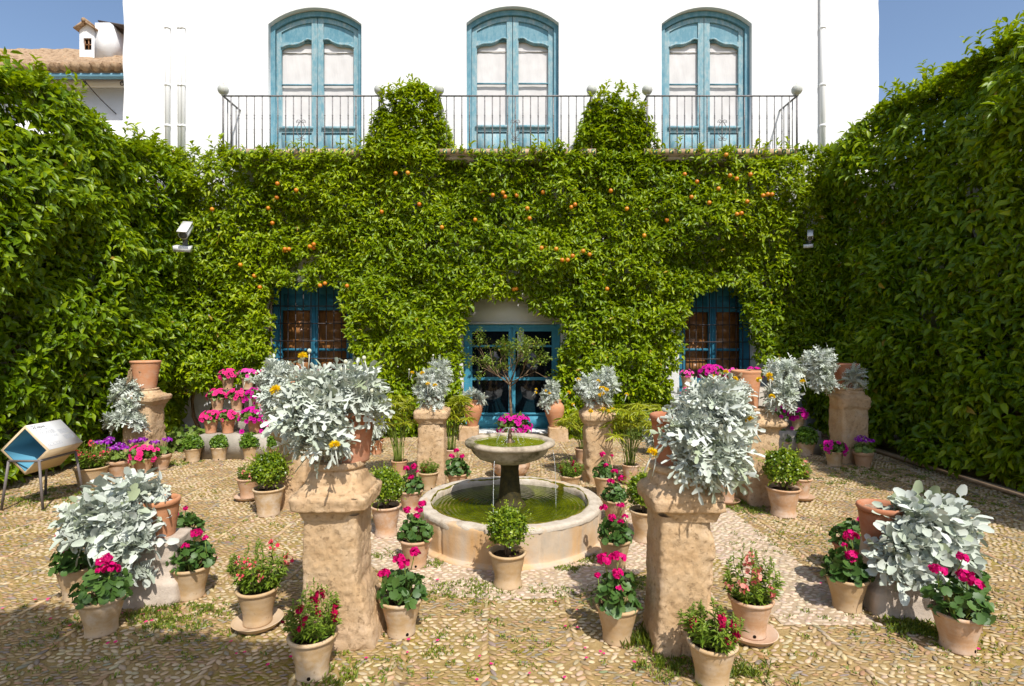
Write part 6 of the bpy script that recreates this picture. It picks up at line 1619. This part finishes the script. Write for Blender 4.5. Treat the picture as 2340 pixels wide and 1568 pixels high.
# ------------------------------------------------------------------ information sign
sx0, sy0, sz0 = wx(57, 5.45), 5.45, 0.592
sg = thing('information_sign', 'diamond-section wooden information sign reading LAS REJAS on a steel frame', 'sign', (sx0, sy0, 0))
hd = 0.245; Ln = 0.43; th = 0.022 * math.sqrt(2)
m = MB()
o_ = [(hd, 0), (0, hd), (-hd, 0), (0, -hd)]; i_ = [(hd - th, 0), (0, hd - th), (-hd + th, 0), (0, -hd + th)]
V = [(a, 0, sz0 + b) for a, b in o_] + [(a, Ln, sz0 + b) for a, b in o_] + [(a, 0, sz0 + b) for a, b in i_] + [(a, Ln, sz0 + b) for a, b in i_]
fs = []
for k in range(4):
    j = (k + 1) % 4
    fs += [(k, 4 + k, 4 + j, j), (k, j, 8 + j, 8 + k), (4 + k, 12 + k, 12 + j, 4 + j)]
m.faces(V, fs); m.build('tube_body', 'sign_wood', sg)
m = MB(); e_ = 0.002
q_ = [(a * (1 - 0.006), b * (1 - 0.006)) for a, b in i_]
V = [(a, 0.004, sz0 + b) for a, b in q_] + [(a, Ln - 0.004, sz0 + b) for a, b in q_]
m.faces(V, [(k, (k + 1) % 4, 4 + (k + 1) % 4, 4 + k) for k in range(4)] + [(4, 5, 6, 7)]); m.build('blue_lining', 'sign_blue', sg)
# printed panel on the upper right face
s2 = math.sqrt(0.5); side = hd * math.sqrt(2)
def face_pt(u, v, n_=0.0):
    """u along the depth, v down the slope from the ridge, n_ off the face"""
    return (v * s2 + n_ * s2, u, sz0 + hd - v * s2 + n_ * s2)
m = MB()
m.faces([face_pt(0.003, 0.004, 0.003), face_pt(0.003, side - 0.004, 0.003), face_pt(Ln - 0.003, side - 0.004, 0.003), face_pt(Ln - 0.003, 0.004, 0.003),
         face_pt(0.003, 0.004, 0.0005), face_pt(0.003, side - 0.004, 0.0005), face_pt(Ln - 0.003, side - 0.004, 0.0005), face_pt(Ln - 0.003, 0.004, 0.0005)],
        [(0, 1, 2, 3), (4, 5, 1, 0), (5, 6, 2, 1), (6, 7, 3, 2), (7, 4, 0, 3)])
pn = m.build('printed_panel', 'matt_white', sg)
def text(body, u, v, size, mat, name='lettering'):
    c = bpy.data.curves.new(name, 'FONT'); c.body = body; c.size = size; c.extrude = 0.0004; c.resolution_u = 4
    o = bpy.data.objects.new(name, c); COL.objects.link(o)
    dg = bpy.context.evaluated_depsgraph_get(); me = bpy.data.meshes.new_from_object(o.evaluated_get(dg))
    bpy.data.objects.remove(o)
    X = Vector((0, 1, 0)); Y = Vector((-s2, 0, s2)); Z = Vector((s2, 0, s2))
    M = Matrix((X, Y, Z)).transposed().to_4x4(); M.translation = Vector(face_pt(u, v, 0.0045))
    me.transform(M); me.materials.clear(); me.materials.append(MATS[mat])
    link(name, me, pn)
text('PATIO DE', 0.025, 0.032, 0.016, 'pale_ink'); text('LAS REJAS', 0.025, 0.063, 0.036, 'ink'); text('LA EXHIBICIÓN DEL PODER', 0.03, 0.088, 0.013, 'faint_ink')
m = MB()
def pbar(m, u, v, w, h, mi):
    m.faces([face_pt(u, v, 0.0042), face_pt(u, v + h, 0.0042), face_pt(u + w, v + h, 0.0042), face_pt(u + w, v, 0.0042)], [(0, 1, 2, 3)], mi)
rng = np.random.default_rng(2)
for k in range(4): 
    u = 0.03
    while u < 0.235: 
        w = rng.uniform(0.008, 0.026); pbar(m, u, 0.108 + k * 0.0125, min(w, 0.24 - u), 0.0045, 0); u += w + 0.005
for k in range(3):
    u = 0.03
    while u < 0.235: 
        w = rng.uniform(0.008, 0.026); pbar(m, u, 0.168 + k * 0.0115, min(w, 0.24 - u), 0.004, 1); u += w + 0.005
for v0 in (0.125, 0.205):
    for k in range(8):
        u = 0.275
        while u < 0.395:
            w = rng.uniform(0.006, 0.018); pbar(m, u, v0 + k * 0.0075, min(w, 0.4 - u), 0.003, 2); u += w + 0.004
pbar(m, 0.03, 0.232, 0.09, 0.004, 1)
# little plan drawing at the foot of the panel
for (u0, v0, u1, v1) in ((0.03, 0.285, 0.07, 0.262), (0.07, 0.262, 0.20, 0.268), (0.20, 0.268, 0.205, 0.295), (0.205, 0.295, 0.04, 0.30), (0.04, 0.30, 0.03, 0.285)):
    d = Vector((u1 - u0, v1 - v0)); nn_ = Vector((-d.y, d.x)).normalized() * 0.001
    m.faces([face_pt(u0 + nn_.x, v0 + nn_.y, 0.0042), face_pt(u1 + nn_.x, v1 + nn_.y, 0.0042), face_pt(u1 - nn_.x, v1 - nn_.y, 0.0042), face_pt(u0 - nn_.x, v0 - nn_.y, 0.0042)], [(0, 1, 2, 3)], 1)
for k in range(4): 
    u = 0.062 + k * 0.038
    m.faces([face_pt(u + 0.005 * math.cos(a), 0.282 + 0.005 * math.sin(a), 0.0043) for a in np.arange(8) * math.pi / 4], [tuple(range(8))], 1)
m.build('small_print', ['pale_ink', 'faint_ink', 'faint_ink'], pn)
m = MB(); fw = 0.215; zf = sz0 - 0.105; g = 0.012
xf = hd - 0.105 + 0.012
for (a, b) in (((-xf, -0.012, zf), (xf, -0.012, zf)), ((-xf, Ln + 0.012, zf), (xf, Ln + 0.012, zf)), ((xf, -0.012, zf), (xf, Ln + 0.012, zf)), ((-xf, -0.012, zf), (-xf, Ln + 0.012, zf))): m.bar(a, b, 0.018)
fr = m.build('frame', 'sign_steel', sg)
for sx_ in (-1, 1):
    for yy, dy in ((-0.012, -0.02), (Ln + 0.012, 0.04)):
        m = MB(); m.bar((sx_ * xf, yy, zf), (sx_ * (xf + 0.055), yy + dy, 0), 0.022); m.build('leg', 'sign_steel', sg)

# ------------------------------------------------------------------ security cameras on the hedge corners
def seccam(label, x, y, z, rz):
    t_ = thing('security_camera', label, 'camera', (x, y, z), rz, 'security cameras above the courtyard')
    m = MB(); m.box((0, 0, 0), (0.20, 0.17, 0.075), 0, Matrix.Rotation(0.25, 3, 'X')); m.build('junction_box', 'camera_white', t_)
    m = MB(); m.tube([(0.03, 0.0, 0.03), (0.03, -0.02, 0.15)], 0.035, 12); m.build('mount', 'camera_grey', t_, True)
    m = MB(); R_ = Matrix.Rotation(0.55, 3, 'X')
    def T(p): return np.array(R_ @ Vector(p)) + np.array([0.04, -0.02, 0.24])
    m.tube([T((0, -0.16, 0)), T((0, 0.16, 0))], 0.062, 16); h_ = m.build('housing', 'camera_white', t_, True)
    m = MB(); m.tube([T((0, -0.158, 0)), T((0, -0.166, 0))], 0.048, 14); m.build('lens', 'camera_grey', h_)
    m = MB(); m.box(T((0, -0.02, 0.066)), (0.12, 0.38, 0.014), 0, R_); m.build('sun_shield', 'camera_white', h_)
    return t_
seccam('white security camera poking out of the left back corner of the hedge', wx(418, 9.0), 9.0, wz(568, 9.0), 0.3).scale = (1.2, 1.2, 1.2)
seccam('small shaded security camera in the right back corner of the hedge', wx(1847, 9.3), 9.3, wz(562, 9.3), -0.5).scale = (0.72, 0.72, 0.72)

# ------------------------------------------------------------------ weeds, grass and fallen petals
rng = np.random.default_rng(123)
m = MB()
def tuft(x, y, r, n, L, w, up):
    a = rng.uniform(0, 6.28, n); q = r * np.sqrt(rng.random(n))
    P = np.stack([x + q * np.cos(a), y + q * np.sin(a), np.full(n, 0.002)], 1)
    D = np.stack([rng.normal(0, 0.5, n), rng.normal(0, 0.5, n), np.full(n, up)], 1)
    put(m, T_LIGHT, P, D, rng.normal(0, 1, (n, 3)) + np.array([0, -0.5, 0.3]), rng.uniform(0.5, 1.2, n) * L, rng.uniform(0.6, 1.2, n) * w, 0, rng.random(n))
def patch(px, py, rx, n, L=0.02, w=0.009, up=0.6):
    x, y = gp(px, py)
    for k in range(n): tuft(x + rng.normal(0, rx), y + rng.normal(0, rx * 0.7), 0.03, 10, L, w, up)
for p in ((1490, 1470, 0.10, 50, 0.07, 0.006, 1.2), (1540, 1520, 0.10, 50, 0.04, 0.008, 1.0), (1700, 1540, 0.1, 30, 0.05, 0.007), (1620, 1560, 0.12, 20, 0.03, 0.01),
          (390, 1425, 0.16, 60, 0.025, 0.01), (330, 1410, 0.08, 20, 0.05, 0.006, 1.1), (470, 1395, 0.15, 30, 0.02, 0.01), (2100, 1440, 0.10, 60, 0.03, 0.012), (2070, 1430, 0.06, 30, 0.03, 0.012), (2300, 1400, 0.15, 20, 0.02, 0.009),
          (1080, 1350, 0.10, 40), (1010, 1345, 0.12, 25), (1240, 1355, 0.15, 30), (1300, 1300, 0.05, 25), (990, 1290, 0.05, 25), (1340, 1280, 0.08, 30), (870, 1270, 0.10, 20),
          (1710, 1165, 0.10, 45, 0.03, 0.01), (1690, 1150, 0.06, 25, 0.04, 0.01), (720, 1185, 0.1, 25, 0.025, 0.01), (1000, 1370, 0.25, 35), (1090, 1420, 0.3, 30), (1270, 1470, 0.3, 25), (1010, 1500, 0.2, 20),
          (850, 1500, 0.15, 20, 0.025, 0.01), (770, 1555, 0.10, 30, 0.03, 0.01), (1000, 1135, 0.1, 20, 0.03, 0.01), (395, 1060, 0.15, 40, 0.03, 0.012), (130, 1130, 0.3, 50, 0.03, 0.012), (40, 1150, 0.2, 30, 0.03, 0.012),
          (1900, 1100, 0.25, 40, 0.025, 0.01), (2050, 1090, 0.4, 60, 0.03, 0.012), (2200, 1150, 0.35, 60, 0.03, 0.012), (1960, 1075, 0.2, 30, 0.03, 0.01), (1830, 1200, 0.3, 30), (1760, 1250, 0.3, 25), (1880, 1230, 0.3, 25),
          (120, 1440, 0.2, 30), (480, 1450, 0.25, 30), (300, 1500, 0.3, 30), (100, 1190, 0.4, 35), (300, 1150, 0.35, 30), (550, 1210, 0.3, 20), (1450, 1330, 0.08, 30, 0.025, 0.01), (1440, 1345, 0.1, 25), (1390, 1345, 0.1, 15), (1200, 1100, 0.3, 30), (2250, 1480, 0.2, 25), (1900, 1480, 0.4, 35), (1350, 1100, 0.2, 20)):
    patch(*p)
tag(m.build('weeds', 'weed_leaf'), 'tiny weeds and grass sprouting between the cobbles', 'weeds', kind='stuff')
m = MB(); put(m, T_ROUND, [(0, 0, 0.004)], [(1, 0, 0)], [(0.1, 0, 1)], 0.013, 0.009, 0, np.array([0.6])); pme = stash(m, 'petal', ['pink_petal'])
PTL = [(80, 1376), (108, 1377), (110, 1374), (115, 1420), (160, 1435), (6, 1396), (334, 1427), (347, 1424), (326, 1409), (363, 1402), (282, 1406), (246, 1477), (264, 1474), (495, 1280), (528, 1472), (540, 1500), (559, 1497), (612, 1526), (664, 1508), (837, 1510), (931, 1497), (934, 1468), (1000, 1470), (1090, 1560), (1096, 1506), (1122, 1524), (1320, 1440), (1337, 1487), (1372, 1496), (1380, 1500), (1292, 1437), (1319, 1399), (1270, 1380), (1450, 1520), (1490, 1495), (1560, 1512), (1340, 1510), (1000, 1330), (1415, 1380), (968, 1367), (2236, 1490), (1876, 1338), (560, 1280), (1290, 1555), (1210, 1545)]
for px, py in PTL:
    x, y = gp(px, py)
    o = link('fallen_petal', pme, None, (x, y, 0.012), (0, 0, rng.uniform(0, 6)), rng.uniform(0.7, 1.1))
    tag(o, 'small fallen magenta petal lying on the cobbles', 'petal', 'fallen petals on the cobbles')
